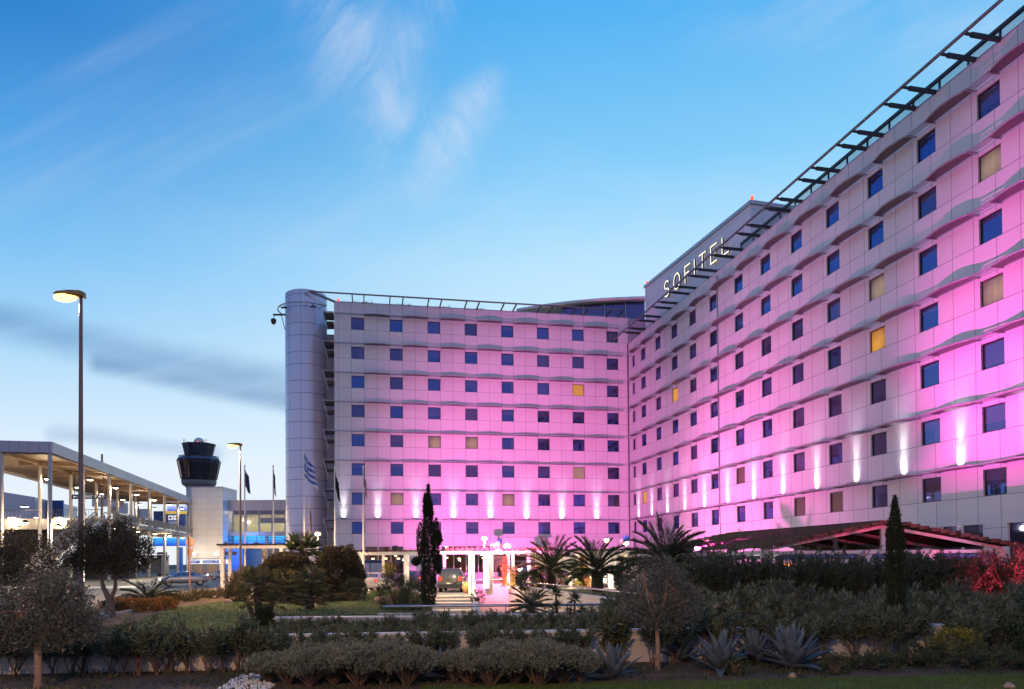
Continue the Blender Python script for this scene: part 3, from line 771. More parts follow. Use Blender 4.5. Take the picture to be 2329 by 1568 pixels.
# ---------------------------------------------------------------- airport walkway, terminal and control tower on the left
M_wwhite = panels('white_sheets', (.62, .60, .60), 2.2, 0, [0], 1.35, .035, .035, .55, .4)
M_fascia = panels('fascia_sheets', (.48, .45, .48), 1.0, 0, [-5], 50, .05, .02, .5, .4)
M_soffit = panels('soffit_boards', (.30, .20, .13), 2.6, 0, [0], 2.6, .05, .05, .6, .6)
M_column = plain('column_paint', (.50, .46, .42), .5, 0, .06, 1)
M_conc = plain('concrete', (.36, .31, .27), .85, 0, .15, .6)
M_bluew = plain('blue_wall', (.04, .10, .42), .5, 0, .1)
M_blueglow = glow('blue_neon', (.02, .22, 1.0), 3.2)
M_lampw = glow('lamp_lens', (1.0, .86, .62), 22)
M_signw = glow('lit_sign_white', (.85, .88, 1), .75)
M_signb = glow('lit_sign_blue', (.03, .09, .40), .5)
M_signd = plain('sign_navy', (.012, .02, .07), .4)
M_yellow = glow('yellow_strip', (.75, .55, .12), .6)
cA = Vector((-51.9, 83, 0)); cd = Vector((-.212, .9773, 0)); cn = Vector((.9773, .212, 0)); TZ, BZ = 16.0, 14.75
def CW(t, o, z): p = cA + cd * t + cn * o; p.z = z; return p
walk = thing('covered_walkway', 'long covered walkway with white columns and lit soffit, left side', 'walkway', CW(0, 0, 0))
LW, WW = 73.0, 7.2
def cbox(mb, t0, t1, o0, o1, z0, z1, m=0):
    p = [CW(t, o, z) for z in (z0, z1) for (t, o) in ((t0, o0), (t0, o1), (t1, o1), (t1, o0))]
    for q, u, v in (((0, 1, 5, 4), 'o', 'z'), ((1, 2, 6, 5), 't', 'z'), ((2, 3, 7, 6), 'o', 'z'), ((3, 0, 4, 7), 't', 'z'), ((4, 5, 6, 7), 't', 'o'), ((3, 2, 1, 0), 't', 'o')):
        co = [(t0, o0), (t0, o1), (t1, o1), (t1, o0)]
        uv = [{'t': co[i % 4][0], 'o': co[i % 4][1], 'z': z1 if i > 3 else z0}[k] for i in q for k in (u, v)]
        mb.face([p[i] for i in q], list(zip(uv[::2], uv[1::2])), m)
mb = MB(); cbox(mb, -.2, LW, .15, .35, BZ, TZ); cbox(mb, -.4, -.2, -WW - 6, .35, BZ, TZ)
cbox(mb, -.2, LW, -WW - 6, -WW - 5.8, BZ, TZ); mb.build('fascia', M_fascia, walk)
mb = MB(); cbox(mb, -.2, LW, -WW - 5.8, .15, TZ - .35, TZ - .02); mb.build('roof_deck', M_steel, walk)
mb = MB(); mb.face([CW(-.2, .15, BZ + .35), CW(-.2, -WW - 5.8, BZ + .35), CW(LW, -WW - 5.8, BZ + .35), CW(LW, .15, BZ + .35)], [(0, 0), (0, 7), (LW, 7), (LW, 0)]); mb.build('soffit', M_soffit, walk)
for o in (0, -4.87):
    mb = MB(); mb.bar(CW(0, o, BZ + .1), CW(LW, o, BZ + .1), .35, .5); mb.build('roof_beam', M_soffit, walk)
for k in range(8):
    mb = MB(); mb.bar(CW(10.4 * k, .0, BZ + .05), CW(10.4 * k, -WW, BZ + .05), .3, .45); mb.build('roof_beam', M_soffit, walk)
    for o in (0, -4.87):
        if k == 7 and o < 0: continue
        mb = MB(); mb.tube([CW(10.4 * k, o, 0), CW(10.4 * k, o, BZ)], .22, 12); mb.build('column', M_column, walk)
# deck with slatted guard
mb = MB(); cbox(mb, 20.8, LW, -5.4, .6, 7.7, 8.35); mb.build('deck', M_conc, walk)
mb = MB(); cbox(mb, 20.8, LW, .50, .56, 8.5, 9.45)
for i in range(14): mb.bar(CW(20.8 + .1, .6, 8.52 + i * .07), CW(LW, .6, 8.52 + i * .07), .02, .03)
mb.bar(CW(20.8, .56, 9.6), CW(LW, .56, 9.6), .1, .1)
for t in np.arange(20.8, LW, 2.6): mb.bar(CW(t, .62, 8.3), CW(t, .62, 9.6), .07, .07)
mb.build('deck_guard', plain('guard_slats', (.42, .34, .24), .6), walk)
# lamps under the roof and under the deck
LAMPS = []
def station_lamp(t, o, z, power=0):
    mb = MB(); c = CW(t, o, z)
    mb.lathe([(.1, .35), (.34, .12), (.36, 0)], 12, c, 0, False); mb.lathe([(.35, .0), (.2, -.06), (.01, -.08)], 12, c, 1, False)
    mb.bar(c + Vector((0, 0, .3)), CW(t, o - .55, z + .3), .07, .07)
    mb.build('lamp', [M_dark, M_lampw], walk)
    if power: lamp('walkway_lamp_light', 'POINT', c + Vector((0, 0, -.35)), power, (1, .74, .45), size=.25)
for k in range(1, 7):
    station_lamp(10.4 * k + .2, .75, 12.9, 800 if k % 2 == 0 else 0); station_lamp(10.4 * k + .2, -4.1, 12.9, 800 if k % 2 == 1 else 0)
for k in range(2, 7): station_lamp(10.4 * k + .3, .85, 7.2, 1700 if k % 2 else 0)
station_lamp(.3, -2.6, 6.9, 2600); station_lamp(.3, .8, 6.5, 2600)
# hanging sign
hs = thing('hanging_sign', 'dark overhead direction sign with arrows hanging below the walkway roof', 'sign', at(203, 1130, 101))
c = at(203, 1130, 101); mb = MB()
mb.box((c.x - 2.35, c.y - .1, c.z - .3), (c.x + 2.35, c.y + .1, c.z + .3)); mb.build('sign_board', M_signd, hs)
for s in (-2, 2):
    mb = MB(); mb.bar((c.x + s, c.y, c.z + .3), (c.x + s, c.y, BZ), .05, .05); mb.build('hanger', M_dark, hs)
def rects(parent, name, c, lst, mat, nrm=-.12):
    mb = MB()
    for (x0, x1, z0, z1) in lst: mb.face([(c.x + x0, c.y + nrm, c.z + z0), (c.x + x1, c.y + nrm, c.z + z0), (c.x + x1, c.y + nrm, c.z + z1), (c.x + x0, c.y + nrm, c.z + z1)])
    return mb.build(name, mat, parent)
M_wp = glow('white_pictogram', (.8, .8, .82), .55)
rects(hs, 'lettering', c, [(-2.1, -1.5, -.03, .03), (-2.1, -2.0, -.1, .1), (-2.02, -1.9, .04, .12), (-2.02, -1.9, -.12, -.04), (-.9, .6, .1, .14), (-.9, .4, .0, .04), (-.9, .5, -.12, -.08), (1.9, 1.96, -.18, .18), (1.8, 2.06, .1, .16),
                            (.85, .92, -.2, .2), (.92, 1.1, .14, .2), (.92, 1.1, -.02, .04), (1.05, 1.1, .0, .2), (1.3, 1.65, -.12, .12)], M_wp)
# escalator
es = thing('escalator', 'outdoor escalator rising from the road to the walkway deck', 'escalator', CW(6, -1.5, 0))
mb = MB()
for o in (-.6, -2.0, -3.4):
    a, b = CW(-2, o, .2), CW(21, o, 8.6)
    mb.bar(a, b, .12, 1.1)
mb.build('balustrade', M_steel, es)
mb = MB(); mb.bar(CW(-2, -1.3, -.1), CW(21, -1.3, 8.2), 1.25, .5); mb.bar(CW(-2, -2.7, -.1), CW(21, -2.7, 8.2), 1.25, .5); mb.build('step_band', M_shadeU, es)
for o in (-.6, -2.0, -3.4):
    mb = MB(); mb.tube([CW(-2.6, o, .8), CW(-2, o, 1.05), CW(21, o, 9.45), CW(22, o, 9.45), CW(22.4, o, 9.1)], .07, 6); mb.build('handrail', M_dark, es)
# overpass
ov = thing('overpass', 'concrete road overpass with railings behind the walkway columns', 'overpass', (-72, 104, 0))
mb = MB(); mb.box((-100, 104, 7.2), (-57.5, 112, 8.7)); mb.build('bridge_deck', M_conc, ov)
mb = MB()
for x in np.arange(-100, -57.6, .42): mb.bar((x, 104.2, 8.7), (x, 104.2, 9.9), .04, .04)
mb.bar((-100, 104.2, 9.95), (-57.6, 104.2, 9.95), .08, .08); mb.build('railing', M_shadeU, ov)
for x in (-66, -82, -94):
    mb = MB(); mb.box((x - .7, 106, 0), (x + .7, 110, 7.2)); mb.build('pier', M_conc, ov)
mb = MB(); mb.face([(-100, 111.9, 0), (-57, 111.9, 0), (-57, 111.9, 7.2), (-100, 111.9, 7.2)]); mb.build('underpass_wall', plain('underpass', (.16, .14, .13), .9), ov)
def lampdisc(par, p, r=.3, power=0, col=(1, .74, .45)):
    mb = MB(); mb.lathe([(r * .4, .2), (r, .04), (r, 0)], 12, p, 0, False); mb.lathe([(r * .98, .0), (.01, -.06)], 12, p, 1, False); mb.build('lamp', [M_dark, M_lampw], par)
    if power: lamp('overpass_lamp_light', 'POINT', Vector(p) + Vector((0, 0, -.4)), power, col, size=.25)
for q, pw in (((56, 1153), 0), ((27, 1178), 700), ((86, 1178), 0), ((134, 1178), 700)):
    lampdisc(ov, at(q[0], q[1], 103.4), .5, pw)
# terminal block
tb = thing('terminal_building', 'bluish white panelled terminal block behind the overpass, far left', 'building', at(79, 1290, 170))
mb = MB(); a = at(79, 1131, 170); b = at(-40, 1100, 150); c2 = at(176, 1156, 200)
mb.face([(b.x, b.y, 0), (a.x, a.y, 0), (a.x, a.y, a.z), (b.x, b.y, a.z)], [(0, 0), (20, 0), (20, a.z), (0, a.z)]); mb.build('wall', panels('shaded_sheets', (.12, .16, .36), 5, 0, [0], 3, .1, .1, .5), tb)['label'] = 'deep blue shaded wall'  # same cladding as the pale face, with its shade put into the colour
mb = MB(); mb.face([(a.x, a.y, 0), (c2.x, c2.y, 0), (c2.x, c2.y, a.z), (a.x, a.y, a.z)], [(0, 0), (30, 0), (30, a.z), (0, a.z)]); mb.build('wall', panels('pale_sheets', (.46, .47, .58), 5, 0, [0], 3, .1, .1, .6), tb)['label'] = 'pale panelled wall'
mb = MB(); p = at(128, 1167, 178); mb.box((p.x - 2, p.y - .5, p.z - 3), (p.x + 2, p.y - .2, p.z + 3)); mb.build('window', M_glass, tb)
# back sides of big signs beyond the deck
for i, (x0, x1, y0, y1, Y, lb) in enumerate(((209, 281, 1112, 1152, 150, 'largest of the pale sign panels on a mast behind the walkway'), (416 * .6 + .5, 290, 1145, 1168, 165, 'pale sign panel on a mast between the third and fourth column'), (313, 337, 1158, 1180, 175, 'smallest pale sign panel on a mast near the blue wall'))):
    bb = thing('sign_gantry', lb, 'sign', foot((x0 + x1) / 2, Y), 0, 'sign gantries behind the walkway')
    a, b = at(x0, y0, Y), at(x1, y1, Y); mb = MB(); mb.box((a.x, Y, b.z), (b.x, Y + .3, a.z)); mb.build('panel', M_wwhite, bb)
    mb = MB(); mx = (a.x + b.x) / 2 - 1; mb.tube([(mx, Y - .3, 0), (mx, Y - .3, a.z + 7)], .2, 8); mb.build('mast', plain('orange_lit_mast', (.5, .26, .1), .6), bb)
# lift block
lb = thing('lift_tower', 'white square lift block with two lift doors at the end of the walkway', 'building', at(465, 1302, 155))
xa, xb, ztop = at(423.4, 1200, 155).x, at(506.6, 1200, 155).x, at(465, 1110, 155).z
mb = MB(); mb.box((xa, 155, 0), (xb, 163, ztop)); mb.build('wall', M_wwhite, lb)
mb = MB(); mb.box((xa - .1, 154.9, ztop), (xb + .1, 163, ztop + .25)); mb.build('roof_trim', M_steel, lb)
for x in (440, 492):
    q = at(x, 1262, 153.2); mb = MB(); mb.lathe([(.12, .3), (.4, .06), (.4, 0), (.01, -.05)], 12, q, 0, False); mb.build('lamp', M_lampw, lb); lamp('lift_lamp_light', 'POINT', q + Vector((0, -2.6, .3)), 480, (1, .78, .52), size=.3)
for x in (451, 483):
    p = foot(x, 155); mb = MB(); mb.box((p.x - 1.4, 154.8, 0), (p.x + 1.4, 154.97, 3.3)); d = mb.build('door_frame', M_inox, lb)
    mb = MB(); mb.box((p.x - 1.0, 154.74, 0), (p.x + 1.0, 154.79, 2.9)); q = mb.build('door', plain('lift_door', (.40, .30, .25), .3, .5), lb)
sg = at(473, 1278, 154.6); mb = MB(); mb.box((sg.x - 4.2, 154.4, sg.z - .45), (sg.x + 4.2, 154.7, sg.z + .45)); s_ = mb.build('sign_band', M_signw, lb)
rects(lb, 'sign_field', Vector((sg.x, 154.4, sg.z)), [(-3.9, -1.6, -.3, .3), (-1.0, 2.4, -.3, .3)], M_signb, -.03)
rects(lb, 'lettering', Vector((sg.x, 154.4, sg.z)), [(-3.7, -2.2, .06, .12), (-3.7, -2.4, -.14, -.08), (-.8, .9, .06, .12), (-.8, 1.4, -.14, -.08), (1.7, 1.76, -.2, .2), (1.76, 1.95, .12, .18), (1.76, 1.95, -.03, .03), (1.9, 1.96, 0, .18)], M_wp, -.05)
# connecting building with lit windows
cbg = thing('connecting_building', 'lit two storey link building between lift block and hotel tower', 'building', at(590, 1300, 158))
X0, X1 = xb + .01, at(690, 1200, 158).x
zt, zw1, zw0, zb2 = at(590, 1137.5, 158).z, at(590, 1161, 158).z, at(590, 1210, 158).z, at(590, 1219, 158).z
mb = MB(); mb.box((X0, 158, zw1), (X1, 170, zt)); mb.box((X0, 158, zb2), (X1, 170, zw0)); mb.build('wall', panels('mauve_sheets', (.40, .34, .37), 5.5, 0, [1], 30, .06, .04, .6, .5), cbg)
mb = MB(); mb.box((X0, 165, zb2 - 8), (X1, 166, zt)); mb.build('rear_wall', M_plainwall, cbg)
mb = MB(); mb.box((X0 + .2, 160.5, zw0), (X1, 160.6, zw1)); mb.build('room_wall', litmat('lit_hall', srgb(120, 110, 80)[:3], srgb(225, 215, 165)[:3], .9), cbg)
nb = 6; bw = 2.78
for i in range(nb):
    x = at(534, 1180, 158).x + i * bw - .35
    mb = MB()
    for (a0, a1, c0, c1) in ((x, x + .16, zw0, zw1), (x + bw - .16, x + bw - .02, zw0, zw1), (x + .16, x + bw - .16, zw1 - 1.0, zw1 - .85), (x + .16, x + bw - .16, (zw0 * 1.2 + zw1 * .8) / 2, (zw0 * 1.2 + zw1 * .8) / 2 + .1), (x + .16, x + bw - .16, zw0 + (zw1 - zw0) * .72, zw0 + (zw1 - zw0) * .72 + .1)):
        mb.box((a0, 157.9, c0), (a1, 158.05, c1))
    wf = mb.build('window', plain('mauve_frame', (.25, .21, .26), .5), cbg)
    mb = MB(); mb.box((x + .16, 158.0, zw1 - .85), (x + bw - .16, 158.04, zw1)); mb.build('transom_panel', plain('slate_panel', (.12, .11, .16), .5), cbg)
    if i in (2, 3, 4):
        mb = MB(); zz = (zw0 + zw1) / 2; mb.box((x + .2, 158.2, zz - .45), (x + bw - .2, 158.25, zz + .75)); mb.build('blind', plain('grey_blind', (.24, .22, .26), .7), cbg)
for x in (540, 580, 612, 640):
    p = at(x, 1166, 159.5); mb = MB(); mb.ball(p, .28, 8, 5, (1.6, 1, .5)); mb.build('ceiling_lamp', M_lampw, cbg)
# blue lit canopy beneath
mb = MB()
zc0, zc1 = at(590, 1240, 158).z, at(590, 1219, 158).z
for i in range(5):
    x = X0 + .3 + i * 3.0
    mb.face([(x, 160.4, zc0), (x + 2.9, 160.4, zc0), (x + 2.9, 160.4, zc1), (x, 160.4, zc1)])
def bluewash(name, c_hi, c_lo, s):
    """blue glowing surface, emission fading unevenly towards the bottom"""
    m, nt, b = newmat(name); uv = nt.nodes.new('ShaderNodeTexCoord'); sxyz = nt.nodes.new('ShaderNodeSeparateXYZ'); L(nt, uv.outputs['Generated'], sxyz.inputs[0])
    r = nt.nodes.new('ShaderNodeValToRGB'); L(nt, math_(nt, 'ADD', sxyz.outputs[2], math_(nt, 'MULTIPLY', math_(nt, 'ADD', noise(nt, .5, 2), -.5), .5)), r.inputs[0])
    r.color_ramp.elements[0].color = (*c_lo, 1); r.color_ramp.elements[1].color = (*c_hi, 1)
    L(nt, r.outputs[0], b.inputs['Emission Color']); b.inputs['Emission Strength'].default_value = s; b.inputs['Base Color'].default_value = (.02, .05, .3, 1)
    return m
mb.build('light_panel', bluewash('blue_glow_panel', (.05, .55, 1.0), (.0, .03, .55), 1.15), cbg)
mb = MB()
for z in (.25, .5, .78): mb.bar((X0, 157.6, zc0 + (zc1 - zc0) * z), (X1, 157.6, zc0 + (zc1 - zc0) * z), .08, .09)
for x in np.arange(X0 + .25, X1, 3.0): mb.bar((x, 157.6, zc0), (x, 157.6, zc1), .1, .12)
mb.build('louvre_rail', M_signd, cbg)
p0, p1 = at(525, 1300, 159), at(551, 1242, 159)
mb = MB(); mb.box((p0.x, 159, 0), (p1.x, 159.4, p1.z)); mb.build('pier', bluewash('blue_glow_pier', (.04, .25, .95), (.02, .10, .75), .9), cbg)  # no lamp in this pier: the blue light on it is emitted by its material
mb = MB(); mb.box((p1.x + 3.2, 163, 0), (X1, 163.2, 5.2)); mb.build('shop_front', litmat('lit_shop', srgb(60, 60, 80)[:3], srgb(180, 170, 150)[:3], .7), cbg)
for x in (-53.5, -47.5):
    mb = MB(); mb.box((x, 160, 0), (x + .7, 160.7, zb2)); mb.build('pier', M_conc, cbg)
lamp('blue_canopy_light', 'POINT', ((X0 + X1) / 2 - 3, 156.5, zc0 + .5), 1500, (.05, .3, 1), size=.5)
# blue signs and canopy left of the lift block
bs = thing('blue_entrance_wall', 'blue signed entrance wall with pictograms under a glowing canopy', 'building', at(385, 1300, 153))
a, b = at(349, 1163, 153), at(421, 1200, 153); mb = MB(); mb.box((a.x, 153, b.z), (b.x, 153.4, a.z)); mb.build('wall', M_bluew, bs)
a, b = at(380, 1151, 151), at(424, 1162, 151); mb = MB(); mb.box((a.x, 151, b.z), (b.x, 151.4, a.z)); mb.build('sign_box', bluewash('sign_box_glow', (.55, .65, 1), (.05, .12, .7), 1.0), bs)
a, b = at(375, 1162.5, 151), at(424, 1169, 151); mb = MB(); mb.box((a.x, 151, b.z), (b.x, 151.4, a.z)); mb.build('canopy_edge', M_yellow, bs)
a, b = at(348, 1224, 152), at(422, 1242, 152); mb = MB(); mb.box((a.x, 152, b.z), (b.x, 152.4, a.z)); mb.build('light_panel', bluewash('canopy_blue', (.05, .45, 1.0), (0, .03, .5), 1.1), bs)
a, b = at(402, 1245, 152), at(414, 1300, 152); mb = MB(); mb.box((a.x, 152, 0), (b.x, 152.5, a.z)); mb.build('pier', M_signb, bs)  # not a sign: blue light on the pier is put in as glow
c = at(394, 1177, 152.9); rects(bs, 'pictogram', c, [(-1.0, -.05, -.55, .4), (.1, 1.05, -.55, .4)], M_signw, -.05)
rects(bs, 'pictogram_mark', c, [(-.8, -.3, -.3, .05), (-.7, -.55, .05, .2), (.25, .9, -.1, .0), (.6, .7, -.3, .2)], M_signd, -.09)
rects(bs, 'lettering', c, [(-1.0, .8, -1.0, -.92), (-1.0, 1.05, -1.25, -1.17)], M_wp, -.05)
# totem and shelter at street level
tt = thing('information_board', 'dark blue information board with white lines below the walkway', 'sign', foot(369, 138))
c = foot(369, 138); mb = MB(); mb.box((c.x - .9, 137.9, 0), (c.x + .9, 138.1, 4.4)); mb.build('board', M_signd, tt)
rects(tt, 'lettering', Vector((c.x, 137.9, 0)), [(-.7, .3, 3.9 - i * .35, 3.98 - i * .35) for i in range(7)], M_wp, -.03)
sh = thing('bus_shelter', 'glass bus shelter with flat roof beside the information board', 'bus shelter', foot(345, 136))
c = foot(345, 136); mb = MB(); mb.box((c.x - 2.6, 134.5, 3.5), (c.x + 2.6, 137.5, 3.75)); mb.build('shelter_roof', M_dark, sh)
mb = MB(); mb.box((c.x - 2.5, 137.2, .3), (c.x + 2.5, 137.25, 3.4)); mb.build('glass_wall', plain('milky_glass', (.30, .31, .30), .2), sh)
mb = MB()
for x in (-2.5, 2.5):
    for y in (134.7, 137.3): mb.tube([(c.x + x, y, 0), (c.x + x, y, 3.5)], .07, 6)
mb.build('post', M_steel, sh)
# control tower
ct = thing('control_tower', 'dark glazed airport control tower with white radar dome, far behind', 'tower', at(453, 1290, 400))
c = at(453, 1280, 400); c.z = 0
def zc(y): return at(453, y, 400).z
px = 400 / 1681.0
mb = MB(); mb.lathe([(6.2, 0), (6.2, zc(1112)), (6.5, zc(1109)), (8.4, zc(1104)), (8.9, zc(1099)), (9.0, zc(1095))], 24, c); mb.build('shaft', plain('tower_concrete', (.30, .28, .27), .8), ct)
mb = MB(); mb.lathe([(.3, zc(1094.5)), (36 * px, zc(1094)), (38 * px, zc(1091)), (47 * px, zc(1048)), (43 * px, zc(1042)), (34 * px, zc(1039)), (30 * px, zc(1038))], 10, c, smooth=False); M_cab = glassmat('cab_glass', (.45, .42, .50), .16, (.012, .010, .012)); mb.build('lower_cab', M_cab, ct)
mb = MB(); mb.lathe([(30.5 * px, zc(1039)), (36 * px, zc(1014)), (36.6 * px, zc(1012)), (.2, zc(1011.5))], 10, c, smooth=False); mb.build('upper_cab', M_cab, ct)
mb = MB()
for a0 in (214, 250):
    t0, t1 = math.radians(a0), math.radians(a0 + 15); mb.face([c + Vector((r_ * px * math.cos(t_), r_ * px * math.sin(t_), zc(y_))) for r_, t_, y_ in ((38.8, t0, 1089), (38.8, t1, 1089), (46.6, t1, 1051), (46.6, t0, 1051))])
mb.build('lit_pane', litmat('cab_reflection', srgb(60, 34, 24)[:3], srgb(120, 70, 36)[:3], .6), ct)  # amber reflections on two facets, put in as glowing sheets
mb = MB(); mb.lathe([(31.7 * px, zc(1032)), (32.9 * px, zc(1027))], 10, c, cap=False, smooth=False); mb.build('window_band', glow('cab_window', (.45, .8, .95), .45), ct)
mb = MB()
for zz, rr in ((1094.5, 38.3), (1041.5, 44), (1013, 37.2), (1066, 43.2), (1080, 40.6)): mb.lathe([(rr * px, zc(zz)), (rr * px, zc(zz) + .5)], 10, c, cap=False, smooth=False)
for i in range(20):
    t = math.radians(18 * i); mb.tube([c + Vector((38.2 * px * math.cos(t), 38.2 * px * math.sin(t), zc(1091))), c + Vector((47 * px * math.cos(t), 47 * px * math.sin(t), zc(1048)))], .14, 4)
mb.build('mullion', M_dark, ct)
mb = MB(); mb.ball(c + Vector((0, 0, zc(1005))), 11 * px, 16, 10, (1, 1, .85)); mb.lathe([(10 * px, zc(1013)), (10 * px, zc(1006))], 16, c, cap=False); mb.build('radar_dome', M_white, ct)
mb = MB()
for x in (-24, -21, -14, 18, 24, 27): mb.tube([c + Vector((x * px, -6, zc(1013))), c + Vector((x * px, -6, zc(1003 if abs(x) > 20 else 1007)))], .12, 4)
mb.bar(c + Vector((-8 * px, -46 * px, zc(1092))), c + Vector((-7 * px, -47.5 * px, zc(1046))), .8, .3); mb.bar(c + Vector((-7 * px, -44 * px, zc(1040))), c + Vector((-7 * px, -38 * px, zc(1012))), .8, .3)
mb.build('aerial', M_dark, ct)
M_redl = glow('red_obstruction_lamp', (1, .08, .05), 5)
for x, y in ((-26, 1012), (6, 1010), (25, 1012)):
    mb = MB(); mb.ball(c + Vector((x * px, -36 * px * .6, zc(y))), .5, 8, 5); mb.build('obstruction_lamp', M_redl, ct)
# ---------------------------------------------------------------- entrance block and lobby of the hotel
M_amber = litmat('amber_room', srgb(120, 62, 14)[:3], srgb(255, 190, 96)[:3], 1.1)
M_brightroom = litmat('bright_room', srgb(190, 170, 130)[:3], srgb(255, 246, 222)[:3], 1.1)
M_room = plain('dark_room', (.10, .06, .045), .8, 0, .3, 1)
M_orange = plain('orange_timber', (.50, .20, .035), .5, 0, .15, 2)
def shopglass():
    m, nt, b = newmat('shop_glass'); out = nt.nodes['Material Output']
    t = nt.nodes.new('ShaderNodeBsdfTransparent'); t.inputs[0].default_value = (.75, .76, .8, 1)
    g = nt.nodes.new('ShaderNodeBsdfGlossy'); g.inputs['Roughness'].default_value = .02; g.inputs['Color'].default_value = (.8, .8, .9, 1)
    mx = nt.nodes.new('ShaderNodeMixShader'); mx.inputs[0].default_value = .10
    L(nt, t.outputs[0], mx.inputs[1]); L(nt, g.outputs[0], mx.inputs[2]); L(nt, mx.outputs[0], out.inputs[0]); return m
M_shop = shopglass()
sE0, sE1 = pl(1143, 1280, 'L', 2.2)[0], 30.2
def hbox(mb, side, s0, s1, o0, o1, z0, z1, m=0):
    P = lambda s, o, z: W(side, s, o, z)
    for q in ([(s0, o1, z0), (s1, o1, z0), (s1, o1, z1), (s0, o1, z1)], [(s0, o0, z0), (s0, o1, z0), (s0, o1, z1), (s0, o0, z1)], [(s1, o1, z0), (s1, o0, z0), (s1, o0, z1), (s1, o1, z1)],
              [(s0, o1, z1), (s1, o1, z1), (s1, o0, z1), (s0, o0, z1)], [(s0, o0, z0), (s1, o0, z0), (s1, o1, z0), (s0, o1, z0)]):
        mb.face([P(*p) for p in q], [(p[0] + p[1] * .0, p[2]) for p in q], m)
mb = MB(); hbox(mb, 'L', sE0, sE1, .02, 2.2, 2.95, 4.72); mb.build('entrance_block', panels('entrance_sheets', WALLC, PW * 1.5, .3, [4.72], 9, .03, .03, .5, .4), hotel)
mb = MB()
for i, s in enumerate(np.arange(sE0 + .1, sE1, 1.3)):
    mb.bar(W('L', s, 1.6, 0), W('L', s, 1.6, 2.95), .07, .07)
mb.bar(W('L', sE0, 1.6, 2.2), W('L', sE1, 1.6, 2.2), .07, .07); mb.build('entrance_mullion', M_white, hotel)
mb = MB(); mb.face([W('L', sE0 + 4, .3, 0), W('L', sE1, .3, 0), W('L', sE1, .3, 2.95), W('L', sE0 + 4, .3, 2.95)]); mb.build('entrance_hall', M_brightroom, hotel)
mb = MB(); mb.face([W('L', sE0, .1, 0), W('L', sE0 + 3.98, .1, 0), W('L', sE0 + 3.98, .1, 2.95), W('L', sE0, .1, 2.95)]); mb.build('hall_wall', M_room, hotel)
for s in (24.4, 27.4, 28.6):
    mb = MB(); hbox(mb, 'L', s, s + .8, 1.0, 1.06, 0, 2.7); mb.build('timber_door', M_orange, hotel)
mb = MB(); c = W('L', pl(1153, 1243, 'L', 2.25)[0], 2.24, pl(1153, 1243, 'L', 2.25)[1])
mb.ball(c, .36, 16, 8, (1, .35, .72)); mb.build('oval_lamp', glow('oval_lamp_glass', (1, .85, .8), 5), hotel)
zs_ = pl(1125, 1243, 'L', .1)
mb = MB(); hbox(mb, 'L', zs_[0] - .45, zs_[0] + .45, .02, .12, zs_[1] - .28, zs_[1] + .28); mb.build('lit_notice', glow('lit_notice_face', (1, .95, .85), 1.0), hotel)
mb = MB()
for a, b, c0, c1 in ((-.36, -.1, -.04, .04), (-.38, -.3, -.1, .1), (.0, .06, -.12, .12), (.12, .16, -.16, .16), (.24, .34, -.1, -.02)): hbox(mb, 'L', zs_[0] + a, zs_[0] + b, .12, .13, zs_[1] + c0, zs_[1] + c1)
mb.build('notice_mark', M_dark, hotel)
# lobby rooms seen through the ground floor glazing
for (a, b) in ((PW, 4 + PW), (8 + PW, 16)):
    mb = MB()
    for q in ([(a, -4, .9), (b, -4, .9), (b, -4, 4), (a, -4, 4)], [(a, -.15, .9), (a, -4, .9), (a, -4, 4), (a, -.15, 4)], [(b, -4, .9), (b, -.15, .9), (b, -.15, 4), (b, -4, 4)], [(a, -.15, .9), (b, -.15, .9), (b, -4, .9), (a, -4, .9)]):
        quad(mb, 'L', q)
    mb.build('lobby_room', M_room, hotel)
    mb = MB(); quad(mb, 'L', [(a, -.15, 3.95), (a, -4, 3.95), (b, -4, 3.95), (b, -.15, 3.95)]); mb.build('lobby_ceiling', M_orange, hotel)
    mb = MB()
    k = int(round((b - a) / PW))
    for i in range(k + 1): mb.bar(W('L', a + (b - a) * i / k, -.06, .95), W('L', a + (b - a) * i / k, -.06, 3.9), .07, .08)
    for z in (.98, 3.25, 3.87): mb.bar(W('L', a, -.05, z), W('L', b, -.05, z), .06, .07)
    mb.build('lobby_mullion', M_white, hotel)
    mb = MB(); quad(mb, 'L', [(a, -.09, .95), (b, -.09, .95), (b, -.09, 3.9), (a, -.09, 3.9)]); mb.build('lobby_glass', M_shop, hotel)
    for s in np.arange(a + .8, b - .3, 1.35):
        mb = MB(); mb.ball(W('L', s, -1.6 - .8 * random.random(), 2.5 + .15 * random.random()), .10, 10, 6, (1.7, 1.7, .6)); mb.build('pendant_lamp', M_warmbulb, hotel)
    lamp('lobby_light', 'POINT', W('L', (a + b) / 2, -2, 3.3), 60, (1, .62, .30), size=.3)
for k in range(10, 14):
    a, b = colR(k) + PW, colR(k + 1); mb = MB(); quad(mb, 'R', [(a, -.1, .95), (b, -.1, .95), (b, -.1, 3.9), (a, -.1, 3.9)]); mb.build('restaurant_glass', M_glass2, hotel)
    mb = MB()
    for i in range(3): mb.bar(W('R', a + (b - a) * i / 2, -.03, .95), W('R', a + (b - a) * i / 2, -.03, 3.9), .10, .10)
    mb.bar(W('R', a, -.03, 3.86), W('R', b, -.03, 3.86), .1, .08); mb.build('restaurant_mullion', M_white, hotel)
mb = MB(); c = W('R', colR(12) + PW + 1.9, -.08, 2.6)
